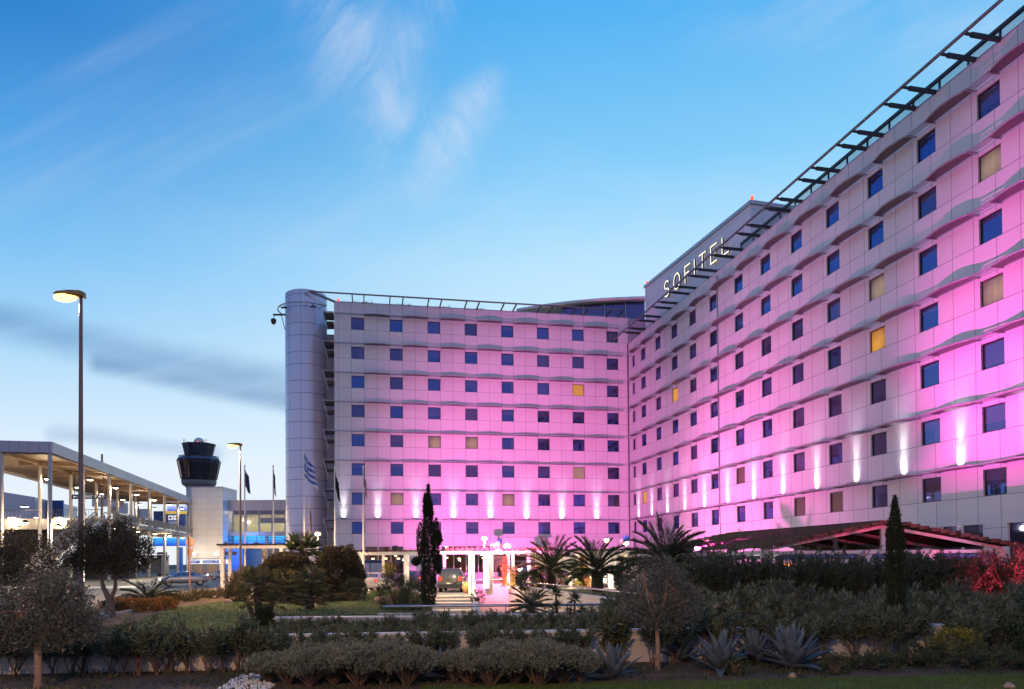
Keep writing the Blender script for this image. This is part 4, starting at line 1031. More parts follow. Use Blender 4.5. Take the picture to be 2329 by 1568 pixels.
# ---------------------------------------------------------------- pergolas
M_timber = plain('dark_timber', (.055, .028, .018), .75, 0, .25, 5)
M_clay = plain('brown_clay_tile', (.20, .10, .055), .7, 0, .25, 4)
M_post = plain('white_post_paint', (.74, .70, .64), .5, 0, .04, 2)
def pergola(label, x0, x1, Y, depth, z, posts, tiles=None, step=.40):
    a, b = foot(x0, Y), foot(x1, Y)
    t = thing('pergola', label, 'pergola', (a.x, Y, 0))
    for dy in (0, depth):
        mb = MB(); mb.bar((a.x, Y + dy, z), (b.x, Y + dy, z), .12, .24); mb.build('beam', M_post, t)
    n = int((b.x - a.x) / step)
    for i in range(n + 1):
        x = a.x + (b.x - a.x) * i / n
        mb = MB(); mb.bar((x, Y - .35, z + .20), (x, Y + depth + .35, z + .20), .09, .15); mb.build('rafter', M_timber, t)
        if tiles and tiles[0] < x < tiles[1]:
            mb = MB(); mb.tube([(x + step / 2, Y - .42, z + .27), (x + step / 2, Y + depth, z + .29)], step * .40, 8); mb.build('roof_tile', M_clay, t)
    for px_, dy, w_ in posts:
        p = foot(px_, Y + dy); mb = MB(); mb.box((p.x - w_ / 2, Y + dy - w_ / 2, 0), (p.x + w_ / 2, Y + dy + w_ / 2, z - .12)); mb.build('post', M_post, t)
    return t
pergola('left white pergola with dark rafters beside the road', 497, 700, 64, 2.4, 3.62, [(506, 0, .26), (523, 1.6, .26), (602, 1.6, .3), (640, 0, .26), (657, 1.6, .26), (690, 0, .26)])
P2 = pergola('long white pergola with clay tiles in front of the hotel entrance', 775, 1262, 60, 2.6, 2.92, [(822, 0, .22), (872, 0, .2), (925, 0, .36), (1011, 0, .24), (1106, .4, .48), (1118, 2.4, .3), (1156, 0, .26), (1167, 2.4, .26), (1203, .3, .26), (1250, 0, .26)], (-5.6, 3.2))
P3 = pergola('right white pergola by the glazed entrance, behind the palms', 1268, 1470, 60, 2.6, 2.86, [(1297, 0, .28), (1312, 2.2, .24), (1345, .5, .26), (1388, 0, .42), (1407, 1.4, .26), (1440, 0, .24)])
mb = MB()
p4 = thing('gate_frame', 'tall bright white double post beside the parked off-roader', 'post', foot(1070, 50))
for x in (1068.5, 1076.5):
    p = foot(x, 50); mb = MB(); mb.box((p.x - .09, 49.9, 0), (p.x + .09, 50.1, 2.78)); mb.build('post', M_post, p4)
a, b = foot(1000, 50), foot(1080, 50); mb = MB(); mb.bar((a.x, 50, 2.84), (b.x, 50, 2.84), .12, .12); mb.build('beam', M_post, p4)
WARMW = (1, .80, .52)
for x, Y, z, e in ((835, 58.6, .5, 90), (880, 58.8, .5, 80), (930, 58.6, .5, 110), (1110, 58.9, .5, 100), (1160, 58.6, .5, 90), (1205, 58.6, .5, 80), (1300, 58.6, .5, 110), (1350, 58.6, .5, 110), (1392, 58.6, .5, 150), (610, 62.6, .6, 140), (1040, 48.9, 2.6, 800), (1075, 49.0, .35, 60), (1118, 60.2, 2.3, 60), (1205, 57.5, 2.4, 200), (960, 61, 2.5, 120), (1330, 61, 2.5, 200), (1140, 61.5, 2.5, 140)):
    p = foot(x, Y); lamp('pergola_lamp_light', 'POINT', (p.x, Y, z), e, WARMW, size=.12)
M_recess = glow('recessed_lamp', (1, .85, .6), 8)
for x in (900, 1000, 1095, 1180):
    p = foot(x, 61); mb = MB(); mb.lathe([(.1, -.04), (.1, .0), (.02, .01)], 10, (p.x, 61, 2.74)); tag(mb.build('downlight', M_recess), 'small round downlight under the entrance pergola beam', 'lamp', 'downlights under the pergola')
# ---------------------------------------------------------------- lamps
M_pole = plain('galvanised_pole', (.16, .13, .12), .5, .4, .15, 2)
M_head = plain('lamp_housing', (.30, .17, .05), .4, .3, .1)
M_sodium = glow('sodium_lens', (1, .45, .10), 7)
def street_lamp(label, px_, Y, ztop, energy, k=1.0):
    f = foot(px_, Y); t = thing('street_lamp', label, 'street lamp', f, 0, 'tall street lamps')
    mb = MB(); mb.tube([(0, 0, 0), (0, 0, 1.2), (0, 0, ztop)], [.098 * k, .085 * k, .052 * k], 12); local(mb, 'pole', M_pole, t)
    mb = MB(); rows = []
    for x, hw, z0, z1 in ((.12, .10, -.18, .08), (.0, .14, -.12, .12), (-.35, .17, -.10, .13), (-.75, .15, -.06, .10), (-.9, .07, -.01, .06)):
        rows.append([(x * k, -hw * k, ztop + (z0 + .06) * k), (x * k, hw * k, ztop + (z0 + .06) * k), (x * k, hw * .8 * k, ztop + z1 * k), (x * k, -hw * .8 * k, ztop + z1 * k)])
    mb.grid(rows, True); mb.face(rows[0]); mb.face(list(reversed(rows[-1]))); local(mb, 'lamp_head', M_head, t)
    mb = MB(); mb.ball((-.52 * k, 0, ztop - .08 * k), .17 * k, 14, 8, (2.3, 1.15, .85)); local(mb, 'lens', M_sodium, t)
    if energy: lamp('street_lamp_light', 'SPOT', f + Vector((-.5, 0, ztop - .22)), energy, (1, .58, .25), f + Vector((-.7, -.4, 0)), .15, 150, .5)
    return t
street_lamp('tall street lamp glowing orange on the far left', 183.5, 33, 14.3, 60000, 1.35)
street_lamp('smaller looking street lamp between control tower and flagpoles', 547, 52, 10.55, 36000)
M_globe = glow('opal_lantern', (1, .78, .42), 18)
def post_lamp(label, x, y, Y, e):
    f = foot(x, Y); top = at(x, y, Y).z
    t = thing('post_lamp', label, 'lamp post', f, 0, 'lantern posts by the entrance')
    mb = MB(); mb.tube([(0, 0, 0), (0, 0, top - .1)], .06, 8); local(mb, 'pole', M_post, t)
    mb = MB(); mb.ball((0, 0, top), .16, 14, 8, (1.5, 1.5, 1)); local(mb, 'lantern', M_globe, t)
    mb = MB(); mb.lathe([(.28, .13), (.3, .15), (.05, .24)], 14, (0, 0, top)); local(mb, 'cap', M_dark, t)
    if e: lamp('lantern_light', 'POINT', f + Vector((0, -.5, top)), e, (1, .70, .36), size=.2)
post_lamp('lantern post standing behind the tall fan palm, left of the flagpole', 723, 1215, 63, 260)
post_lamp('lantern post left of the blue drum floodlight', 1102, 1225, 64, 220)
post_lamp('lantern post above the middle date palm', 1380, 1229, 64, 200)
post_lamp('lantern post between the middle and the right date palm', 1424, 1236, 64, 260)
def drum(label, x, y, Y, aim):
    c = at(x, y, Y); t = thing('drum_floodlight', label, 'floodlight', (c.x, Y, c.z - .55)); d = (Vector(aim) - c).normalized()
    d = (d + Vector((0, -.9, .25))).normalized() if False else d
    mb = MB(); mb.tube([c - d * .12, c + d * .12, c + d * .40], [.19, .24, .24], 16); mb.build('drum', plain('blue_drum', (.05, .20, .48), .4, .2, .1), t)
    mb = MB(); mb.tube([c - d * .36, c - d * .30, c - d * .11], [.14, .22, .22], 16); mb.build('rear_cap', plain('cream_cap', (.55, .45, .25), .5), t)
    mb = MB(); mb.bar(c + Vector((0, 0, -.24)), (c.x, c.y, c.z - .55), .06, .06); mb.bar((c.x - .25, c.y, c.z - .55), (c.x + .25, c.y, c.z - .55), .06, .06)
    for s in (-.25, .25): mb.bar((c.x + s, c.y, c.z - .55), (c.x + s, c.y, c.z - .9), .05, .05)
    mb.build('stand', M_steel, t); return c, d
DR1, dr1 = drum('blue drum floodlight with cream cap standing on the entrance pergola', 1133, 1236, 59.5, W('L', 20, 0, 11))
DR2, dr2 = drum('dark blue drum floodlight on the right pergola beside the lantern', 1421, 1228, 59.5, W('R', 25, 0, 10))
fl_lab = ('on the left pergola under the lit windows', 'above the van on the entrance pergola', 'over the white saloon on the entrance pergola', 'beside the lantern post on the entrance pergola', 'left of the first date palm on the entrance pergola')
for (x, y, Y), lab in zip(((582, 1239, 64), (797, 1243, 60), (899, 1247, 60), (1100, 1252, 60), (1187, 1252, 60)), fl_lab):
    c = at(x, y, Y); t = thing('box_floodlight', 'small black box floodlight ' + lab, 'floodlight', (c.x, Y, c.z - .2), 0, 'black box floodlights on the pergolas')
    mb = MB(); mb.bar(c + Vector((0, -.08, -.03)), c + Vector((0, .14, .06)), .42, .30); mb.build('housing', M_dark, t)
    mb = MB(); mb.bar(c + Vector((0, 0, -.1)), c + Vector((0, 0, -.28)), .05, .05); mb.build('bracket', M_dark, t)
# ---------------------------------------------------------------- flags and poles
def flagmat(name, kind):
    m, nt, b = newmat(name); uv = nt.nodes.new('ShaderNodeUVMap'); uv.uv_map = 'UVMap'; sxyz = nt.nodes.new('ShaderNodeSeparateXYZ'); L(nt, uv.outputs[0], sxyz.inputs[0])
    u, v = sxyz.outputs[0], sxyz.outputs[1]
    if kind == 'stripes':
        k = seamline(nt, v, 2 / 9, 1 / 18, 1 / 9)
        can = math_(nt, 'MULTIPLY', math_(nt, 'LESS_THAN', u, .38), math_(nt, 'GREATER_THAN', v, .45))
        cross = math_(nt, 'MAXIMUM', math_(nt, 'LESS_THAN', math_(nt, 'ABSOLUTE', math_(nt, 'ADD', u, -.19)), .045), math_(nt, 'LESS_THAN', math_(nt, 'ABSOLUTE', math_(nt, 'ADD', v, -.72)), .055))
        w_ = math_(nt, 'ADD', math_(nt, 'MULTIPLY', can, cross), math_(nt, 'MULTIPLY', math_(nt, 'SUBTRACT', 1, can), k))
        c = mixc(nt, w_, (.06, .13, .42), (.62, .64, .72))
    elif kind == 'tri':
        c = mixc(nt, math_(nt, 'GREATER_THAN', u, .34), (.03, .06, .26), mixc(nt, math_(nt, 'GREATER_THAN', u, .67), (.62, .58, .58), (.5, .03, .04)))
    elif kind == 'gold':
        vn = nt.nodes.new('ShaderNodeTexVoronoi'); vn.inputs['Scale'].default_value = 5; L(nt, uv.outputs[0], vn.inputs['Vector'])
        c = mixc(nt, math_(nt, 'LESS_THAN', vn.outputs['Distance'], .16), (.012, .012, .02), (.40, .26, .05))
    else:
        c = mixc(nt, noise(nt, 2), tuple(x * .8 for x in kind), tuple(x * 1.2 for x in kind))
    L(nt, c, b.inputs['Base Color']); b.inputs['Roughness'].default_value = .8; return m
def flagpole(label, x, ytop, Y, hoist, fly, spread, mat, drop=.25):
    f = foot(x, Y); top = at(x, ytop, Y).z
    t = thing('flagpole', label, 'flagpole', f, 0, 'flagpoles in front of the hotel')
    mb = MB(); mb.tube([(0, 0, 0), (0, 0, top)], [.09, .05], 10); mb.ball((0, 0, top + .04), .08, 8, 5); local(mb, 'pole', M_post, t)
    mb = MB(); rows, uvs = [], []; NU, NV = 12, 10
    for j in range(NV + 1):
        v = j / NV; row, ur = [], []
        for i in range(NU + 1):
            u = i / NU
            xx = .05 + spread * u * (1 - .45 * v) ; yy = .18 * math.sin(u * 11 + v * 2) * u ** .5
            zz = top - .25 - hoist * (1 - v) - fly * u * (.85 + .15 * math.sin(u * 5)) * (.9 - drop * v)
            row.append((xx, yy, zz)); ur.append((u, v))
        rows.append(row); uvs.append(ur)
    mb.grid(rows, uvs=uvs); local(mb, 'flag', flagmat('flag_' + label.split()[0], mat), t); return t
flagpole('flagpole with drooping dark blue flag, first from the left', 557, 1061, 65, 1.5, 1.35, .55, (.06, .055, .17))
flagpole('flagpole with limp black flag, second from the left', 622, 1061, 65, 1.6, 1.5, .2, (.012, .012, .016))
flagpole('flagpole with blue and white striped flag against the round tower', 691.5, 1026, 62, 2.1, 1.5, 1.25, 'stripes')
flagpole('shorter flagpole with narrow red flag against the round tower', 704, 1141, 66, 1.4, 2.2, .2, (.50, .05, .07))
flagpole('flagpole with dark gold-dotted flag at the left edge of the pink wall', 762, 1064, 60, 1.4, 2.2, .48, 'gold')
flagpole('flagpole with blue white and red flag in front of the leftmost windows', 827, 1062, 58, 1.2, 2.0, .30, 'tri')
# ---------------------------------------------------------------- road signs
M_signback = plain('sign_back_warm_lit', (.34, .24, .21), .6, .2, .1)  # grey sign backs with warm lamplight mixed into the colour
t = thing('round_sign', 'round traffic sign seen from behind with a plate below, by the road', 'road sign', foot(431, 57)); p = foot(431, 57); zt = at(431, 1233, 57).z
mb = MB(); mb.tube([p, (p.x, p.y, zt + .55)], .06, 8); mb.build('post', plain('brown_post', (.2, .1, .07), .6), t)
mb = MB(); mb.tube([(p.x, p.y + .08, zt), (p.x, p.y + .11, zt)], .36, 20); mb.build('sign_disc', M_signback, t)
mb = MB(); mb.box((p.x - .22, p.y + .07, zt - 1.05), (p.x + .22, p.y + .1, zt - .52)); mb.build('plate', M_signback, t)
t = thing('warning_sign', 'triangular warning sign seen from behind above the left pergola', 'road sign', foot(512, 72)); p = foot(512, 72); zt = at(512, 1240, 72).z
mb = MB(); mb.tube([p, (p.x, p.y, zt)], .05, 8); mb.build('post', M_signback, t)
mb = MB(); h = .42; mb.xf = None
tri = [(-.42, -.33), (.42, -.33), (0, .45)]
mb.face([(p.x + a, p.y + .08, zt + b) for a, b in tri]); mb.face([(p.x + a, p.y + .11, zt + b) for a, b in reversed(tri)])
for i in range(3):
    a, b = tri[i], tri[(i + 1) % 3]; mb.face([(p.x + a[0], p.y + .08, zt + a[1]), (p.x + a[0], p.y + .11, zt + a[1]), (p.x + b[0], p.y + .11, zt + b[1]), (p.x + b[0], p.y + .08, zt + b[1])])
mb.build('sign_triangle', M_signback, t)
t = thing('direction_plate', 'small blank rectangular sign plate on a thin post in front of the blue wall', 'road sign', foot(525.5, 78)); p = foot(525.5, 78); zt = at(525.5, 1259, 78).z
mb = MB(); mb.tube([p, (p.x, p.y, zt)], .04, 8); mb.build('post', M_signback, t)
mb = MB(); mb.box((p.x - .62, p.y - .04, zt - .2), (p.x + .62, p.y - .01, zt + .2)); mb.build('plate', M_signback, t)
# ---------------------------------------------------------------- cars
M_tyre = plain('tyre_rubber', (.012, .012, .012), .85); M_rim = plain('alloy_rim', (.4, .4, .42), .3, .8)
M_carglass = glassmat('car_glass', (.6, .7, .9), .25, (.01, .012, .016))
M_tail = glow('tail_lamp', (1, .05, .02), .9); M_headon = glow('head_lamp_on', (1, .9, .7), 25); M_headl = plain('head_lamp', (.6, .6, .62), .15, .3); M_plate = plain('number_plate', (.62, .62, .58), .5); M_trim = plain('black_trim', (.02, .02, .022), .6)
def paint(name, col):
    m, nt, b = newmat(name); b.inputs['Base Color'].default_value = (*col, 1); b.inputs['Metallic'].default_value = .45; b.inputs['Roughness'].default_value = .32
    b.inputs['Coat Weight'].default_value = .8; b.inputs['Coat Roughness'].default_value = .05
    L(nt, mixc(nt, noise(nt, 2), tuple(c * .85 for c in col), tuple(c * 1.1 for c in col)), b.inputs['Base Color']); return m
SUVS = [(-2.12, .50, .92, .95, .80, .74), (-2.06, .36, 1.04, 1.10, .87, .80), (-1.98, .30, 1.06, 1.42, .89, .72), (-1.80, .28, 1.06, 1.66, .895, .66), (-1.4, .27, 1.06, 1.71, .90, .65), (.1, .27, 1.04, 1.71, .90, .65), (.55, .27, 1.03, 1.62, .90, .63), (1.25, .27, 1.0, 1.03, .89, .80), (1.95, .30, .92, .95, .87, .76), (2.15, .42, .74, .78, .80, .70)]
SEDS = [(-2.25, .45, .84, .88, .76, .70), (-2.18, .34, .96, 1.0, .84, .76), (-1.6, .26, .98, 1.02, .87, .76), (-.95, .25, .97, 1.36, .88, .60), (-.5, .25, .97, 1.42, .88, .59), (.35, .25, .96, 1.42, .88, .59), (.65, .25, .95, 1.34, .88, .60), (1.35, .25, .93, .96, .87, .76), (2.05, .28, .84, .87, .84, .72), (2.25, .40, .66, .70, .76, .66)]
VANS = [(-2.5, .45, 1.1, 2.2, .92, .86), (-2.45, .30, 1.1, 2.35, .96, .88), (-1, .28, 1.1, 2.38, .97, .88), (1.0, .28, 1.1, 2.35, .97, .86), (1.4, .28, 1.1, 2.1, .97, .82), (1.95, .28, 1.08, 1.15, .95, .82), (2.5, .32, .95, 1.0, .9, .8), (2.6, .45, .7, .75, .82, .72)]
def car(name, label, cat, loc, rz, st, col, wheel_r=.34, spare=False, glassrows=None, tails=True, group=None):
    t = thing(name, label, cat, loc, rz, group)
    mb = MB(); rows = []
    def sec(y, z0, z1, z2, w, wr):
        h = [(w * .80, z0), (w * .97, z0 + .10), (w, (z0 + z1) / 2), (w * .985, z1 - .03), (w * .95, z1), (wr, z2 - .07 if z2 - z1 > .2 else z2 - .01), (wr * .82, z2)]
        return [(x, y, z) for x, z in h] + [(-x, y, z) for x, z in reversed(h)]
    for s in st: rows.append(sec(*s))
    mb.grid(rows, True); mb.face(rows[0]); mb.face(list(reversed(rows[-1]))); body = local(mb, 'body', paint(label.split()[0] + '_car_paint', col), t)
    # glazing: find stations that carry a cabin
    cab = [i for i, s in enumerate(st) if s[3] - s[2] > .3]
    i0, i1 = cab[0], cab[-1]
    def P(i, side, k, off=.012):
        y, z0, z1, z2, w, wr = st[i]; z = z1 + (z2 - z1) * k; x = w * .95 + (wr - w * .95) * k
        return ((x + off) * side, y, z)
    for side in (-1, 1):
        for a, b in zip(cab[:-1], cab[1:]):
            if st[b][0] - st[a][0] < .25: continue
            q = [P(a, side, .12), P(b, side, .12), P(b, side, .80), P(a, side, .80)]
            c = [sum(p[k] for p in q) / 4 for k in range(3)]; q = [tuple(c[k] + (p[k] - c[k]) * (.94 if k == 1 else 1) for k in range(3)) for p in q]
            mb = MB(); mb.face(q if side > 0 else list(reversed(q))); local(mb, 'side_window', M_carglass, t)
    def screen(nm, i, j, sgn):
        ya, z1a, wa = st[i][0], st[i][3], st[i][5]; yb, zb, wb = st[j][0], st[j][3], st[j][5]
        lo, hi = .12, .90
        f = lambda k: (ya + (yb - ya) * k + sgn * .012, z1a + (zb - z1a) * k + .012, (wa + (wb - wa) * k) * .88)
        y0, z0, w0 = f(lo); y1, z1, w1 = f(hi); q = [(-w0, y0, z0), (w0, y0, z0), (w1, y1, z1), (-w1, y1, z1)]
        mb = MB(); mb.face(q if sgn < 0 else list(reversed(q))); local(mb, nm, M_carglass, t)
    r1 = max(i for i in range(i1 + 1) if st[i][3] > st[i1][3] - .02); screen('windscreen', i1 + 1, i1, 1)
    if st is SUVS: screen('rear_window', 1, 3, -1)
    elif st is SEDS: screen('rear_window', i0 - 1, i0, -1)
    else:
        mb = MB(); mb.face([(-.7, -2.515, 1.3), (.7, -2.515, 1.3), (.68, -2.49, 2.05), (-.68, -2.49, 2.05)]); local(mb, 'rear_window', M_carglass, t)
    yr, yf = st[0][0], st[-1][0]; hw = st[1][4]; zb = st[1][2]
    mb = MB(); mb.box((-hw * .96, yr - .06, .32), (hw * .96, yr + .25, .58)); local(mb, 'rear_bumper', M_trim if st is SUVS else body.data.materials[0], t)
    mb = MB(); mb.box((-hw * .94, yf - .25, .28), (hw * .94, yf + .05, .5)); local(mb, 'front_bumper', M_trim if st is SUVS else body.data.materials[0], t)
    for s in (-1, 1):
        mb = MB(); z0 = .82 if st is SUVS else zb - .22; z1 = 1.12 if st is SUVS else zb - .04
        mb.box((s * hw * .80 - .10, yr - .02, z0), (s * hw * .80 + .10 + (.02 if s > 0 else 0), yr + .14, z1)); local(mb, 'tail_light', M_tail, t)
        mb = MB(); mb.box((s * .62 - .17, yf - .20, .62), (s * .62 + .17, yf - .02, .76)); local(mb, 'headlight', M_headl, t)
        mb = MB(); mb.box((s * (hw + .10) - .09, .72, st[5][2] - .02), (s * (hw + .10) + .09, .86, st[5][2] + .14)); local(mb, 'mirror', M_trim, t)
        for y in (yr + .80, yf - .85):
            mb = MB(); c = Vector((s * (hw - .10), y, wheel_r)); mb.tube([c + Vector((-.11, 0, 0)), c + Vector((.11, 0, 0))], wheel_r, 20); w_ = local(mb, 'wheel', M_tyre, t)
            mb = MB(); mb.tube([c + Vector((s * .10, 0, 0)), c + Vector((s * .125, 0, 0))], wheel_r * .62, 14); local(mb, 'rim', M_rim, w_)
    mb = MB(); mb.box((-.26, yr - .085, .60 if st is SUVS else .52), (.26, yr - .065, .72 if st is SUVS else .64)); local(mb, 'number_plate', M_plate, t)
    mb = MB(); mb.box((-.26, yf + .055, .38), (.26, yf + .07, .5)); local(mb, 'number_plate', M_plate, t)
    if spare:
        mb = MB(); c = Vector((.24, yr, 1.0)); mb.lathe([(.05, 0), (.3, .0), (.36, .06), (.36, .2)], 20, (0, 0, 0)); M = Matrix.Translation(c + Vector((0, -.24, 0))) @ Matrix.Rotation(math.radians(-90), 4, 'X'); mb.xf = M
        local(mb, 'spare_wheel_cover', paint('spare_cover', (.22, .21, .20)), t)
        for s in (-.6, .6):
            mb = MB(); mb.tube([(s, -1.6, 1.73), (s, -1.4, 1.77), (s, .1, 1.77), (s, .3, 1.72)], .025, 6); local(mb, 'roof_bar', M_trim, t)
    return t
c = foot(1031, 55.0); car('off_road_car', 'grey off-road car seen from behind with round spare wheel cover', 'car', c, R_(-2), SUVS, (.15, .145, .12), .36, True)
c = foot(851, 59 + 4); car('saloon_car', 'white saloon car behind the climbing plant with red tail lights', 'car', foot(853, 57.4), R_(-6), SEDS, (.62, .60, .58))
car('delivery_van', 'dark blue van parked behind the white saloon', 'van', foot(826, 67), R_(80), VANS, (.012, .016, .05))
car('saloon_car', 'dark purple reflecting saloon half hidden behind the cypress', 'car', foot(944, 66), R_(35), SEDS, (.10, .07, .12))
car('estate_car', 'dark violet car with pink lit roof right of the planted post', 'car', foot(1197, 66), R_(70), SUVS, (.055, .04, .08))
car('saloon_car', 'dark saloon facing forward by the entrance posts', 'car', foot(1381, 62.4), R_(184), SEDS, (.035, .032, .04))
car('saloon_car', 'red lit car tail just right of the first palm trunk', 'car', foot(1263, 67), R_(10), SEDS, (.2, .12, .1))
for (x, Y, rz, lb_) in ((418, 74, 118, 'pale car with bright headlights coming along the road by the round sign'), (512, 100, 112, 'second car with headlights on, farther along the road')):
    cc = car('saloon_car', lb_, 'car', foot(x, Y), R_(rz), SEDS, (.45, .44, .42), group=None)
    for ch in cc.children:
        if ch.name.startswith('headlight'): ch.data.materials[0] = M_headon
    M4 = Matrix.Rotation(R_(rz), 4, 'Z')
    for s in (-.6, .6):
        o_ = foot(x, Y) + M4 @ Vector((s, 2.4, .7)); lamp('headlight_beam', 'SPOT', o_, 14000, (1, .88, .66), o_ + M4 @ Vector((0, 10, -.9)), .06, 75, .8)
# luggage cart
t = thing('luggage_cart', 'gold framed luggage cart under the right pergola', 'luggage cart', foot(1290, 61.2)); p = foot(1290, 61.2)
M_gold = plain('brass_tube', (.75, .48, .12), .25, .9, .05)
mb = MB(); y = p.y
mb.tube([(p.x - .55, y, .2), (p.x - .55, y, 1.55), (p.x - .42, y, 1.75), (p.x + .42, y, 1.75), (p.x + .55, y, 1.55), (p.x + .55, y, .2)], .035, 8); mb.build('arch', M_gold, t)
mb = MB(); mb.box((p.x - .6, y - .3, .16), (p.x + .6, y + .3, .26)); mb.build('platform', M_clay, t)
for s in (-.5, .5):
    mb = MB(); mb.tube([(p.x + s - .03, y, .08), (p.x + s + .03, y, .08)], .08, 10); mb.build('wheel', M_tyre, t)
# pots
M_terra = plain('terracotta', (.42, .16, .08), .75, 0, .12, 5)
t = thing('plant_pot', 'square terracotta tub holding the small olive tree on the ramp edge', 'pot', foot(1127.5, 62.9)); p = foot(1127.5, 62.9)
mb = MB(); rows = [[(p.x + s * a, p.y + q * a, z) for s, q in ((-1, -1), (1, -1), (1, 1), (-1, 1))] for a, z in ((.36, .0), (.42, .72), (.46, .74), (.46, .86), (.40, .86), (.38, .74))]; mb.grid(rows, True, smooth=False); mb.build('tub', M_terra, t)
mb = MB(); mb.box((p.x - .39, p.y - .39, .70), (p.x + .39, p.y + .39, .78)); mb.build('earth', M_soil, t)
t = thing('plant_pot', 'round orange glazed pot at the foot of the double white post', 'pot', foot(1064, 50.7)); p = foot(1064, 50.7)
mb = MB(); mb.lathe([(.18, 0), (.34, .18), (.42, .42), (.36, .68), (.28, .76), (.32, .80), (.26, .80), (.24, .6)], 20, (p.x, p.y, 0)); mb.build('jar', plain('orange_glaze', (.50, .26, .08), .5), t)
# ---------------------------------------------------------------- timber roofed pavilion on the right
pv = thing('pavilion', 'timber slatted gable roofed pavilion with white frame beside the long wing', 'pavilion', (15.4, 30, 0))
rd = Vector((-.2018, .9794, 0)); rs_ = Vector((.9794, .2018, 0)); PO = Vector((15.35, 30.6, 0)); HWD, RISE, EZ = 4.95, 1.02, 2.60
def PV(s, d, z): p = PO + Vector((1, 0, 0)) * s + rd * d; p.z = z; return p
M_board = plain('weathered_boards', (.095, .055, .036), .8, 0, .35, 2.5)
M_pframe = plain('white_frame_paint', (.60, .58, .60), .5, 0, .04, 2)
nB = 13
for side in (-1, 1):
    for i in range(nB):
        k = (i + .5) / nB; s = side * HWD * 1.06 * (1 - k); z = EZ + .10 + RISE * k
        mb = MB(); f = -.45 - .05 * ((i * 7) % 3); mb.bar(PV(s, f, z), PV(s, 12.6, z), .46, .15); mb.build('roof_board', M_board, pv)
for d in (0, 3.1, 6.2, 9.3, 12.3):
    for side in (-1, 1):
        mb = MB(); mb.bar(PV(side * HWD, d, EZ - .02), PV(0, d, EZ + RISE - .10), .10, .13); mb.build('rafter', M_pframe, pv)
    mb = MB(); mb.bar(PV(-HWD, d, EZ - .13), PV(HWD, d, EZ - .13), .12, .13); mb.build('tie_beam', M_pframe, pv)
    mb = MB(); mb.bar(PV(0, d, EZ - .05), PV(0, d, EZ + RISE - .18), .16, .16, (0, 1, 0)); mb.build('king_post', M_pframe, pv)
    for s in (-HWD + .15, -.75, 1.85, HWD - .15):
        if d > 0 and abs(s) < 3: continue
        mb = MB(); mb.bar(PV(s, d, 0), PV(s, d, EZ - .21), .5 if d == 0 and abs(s) < 4.9 else .3, .18, (0, 1, 0)); mb.build('post', M_pframe, pv)
for s0, s1 in ((-HWD + .55, -1.1), (-.4, 1.55), (2.15, HWD - .4)):
    mb = MB(); mb.tube([PV(s0, -.02, EZ - .33), PV(s1, -.02, EZ - .33)], .10, 10); mb.build('rolled_awning', plain('blue_awning', (.10, .15, .36), .7), pv)
for d0, d1 in ((.3, 3), (3.4, 6), (6.5, 9)):
    mb = MB(); mb.tube([PV(-HWD, d0, EZ - .33), PV(-HWD, d1, EZ - .33)], .09, 10); mb.build('rolled_awning', plain('grey_awning', (.16, .15, .16), .7), pv)
mb = MB(); mb.bar(PV(-HWD, -.1, EZ - .13), PV(-HWD, 12.4, EZ - .13), .14, .16); mb.build('eave_beam', M_pframe, pv)
mb = MB(); mb.bar(PV(HWD, -.1, EZ - .13), PV(HWD, 12.4, EZ - .13), .14, .16); mb.build('eave_beam', M_pframe, pv)
mb = MB(); mb.box((PV(-HWD, .1, 0).x, 30.7, 0), (PV(HWD, .1, 0).x, 30.78, .95)); mb.build('low_screen', M_wwhite, pv)
mb = MB(); mb.bar(PV(-3, 5, EZ - .25), PV(-1.5, 5, EZ - .25), .05, .35, (0, 0, 1)); mb.build('lit_panel', glow('lit_white_panel', (1, .92, .8), .7), pv)
for s, d in ((-2.6, 3), (-2.2, 3)):
    mb = MB(); mb.bar(PV(s, d, 1.95), PV(s + .25, d, 1.95), .1, .12); mb.build('heater', glow('orange_heater', (1, .25, .03), 3), pv)
# ---------------------------------------------------------------- foliage builders
def unit(a): return a / np.maximum(np.linalg.norm(a, axis=-1, keepdims=True), 1e-9)
class LM:
    """many small leaves in one mesh"""
    def __init__(s): s.p, s.d, s.s, s.l, s.w = [], [], [], [], []
    def add(s, p, d, l, w, side=None):
        p = np.atleast_2d(np.asarray(p, float)); n = len(p); d = unit(np.broadcast_to(np.asarray(d, float), (n, 3)))
        if side is None: side = np.cross(d, unit(rng.normal(size=(n, 3))))
        side = unit(np.broadcast_to(np.asarray(side, float), (n, 3)))
        s.p.append(p); s.d.append(d); s.s.append(side); s.l.append(np.broadcast_to(l, (n,))); s.w.append(np.broadcast_to(w, (n,)))
    def mesh(s, name, mat, wide=.45):
        p, d, sd = (np.concatenate(x) for x in (s.p, s.d, s.s)); l = np.concatenate(s.l)[:, None]; w = np.concatenate(s.w)[:, None]
        v = np.stack([p, p + d * l * wide + sd * w / 2, p + d * l, p + d * l * wide - sd * w / 2], 1).reshape(-1, 3).astype(np.float32)
        n = len(p); me = bpy.data.meshes.new(name)
        me.vertices.add(4 * n); me.vertices.foreach_set('co', v.ravel()); me.loops.add(4 * n); me.loops.foreach_set('vertex_index', np.arange(4 * n, dtype=np.int32))
        me.polygons.add(n); me.polygons.foreach_set('loop_start', np.arange(0, 4 * n, 4, dtype=np.int32)); me.polygons.foreach_set('loop_total', np.full(n, 4, np.int32))
        me.materials.append(mat); me.update(calc_edges=True); return me
    def obj(s, name, mat, parent=None, wide=.45):
        o = bpy.data.objects.new(name, s.mesh(name, mat, wide)); C.objects.link(o)
        if parent is not None: o.parent = parent
        return o
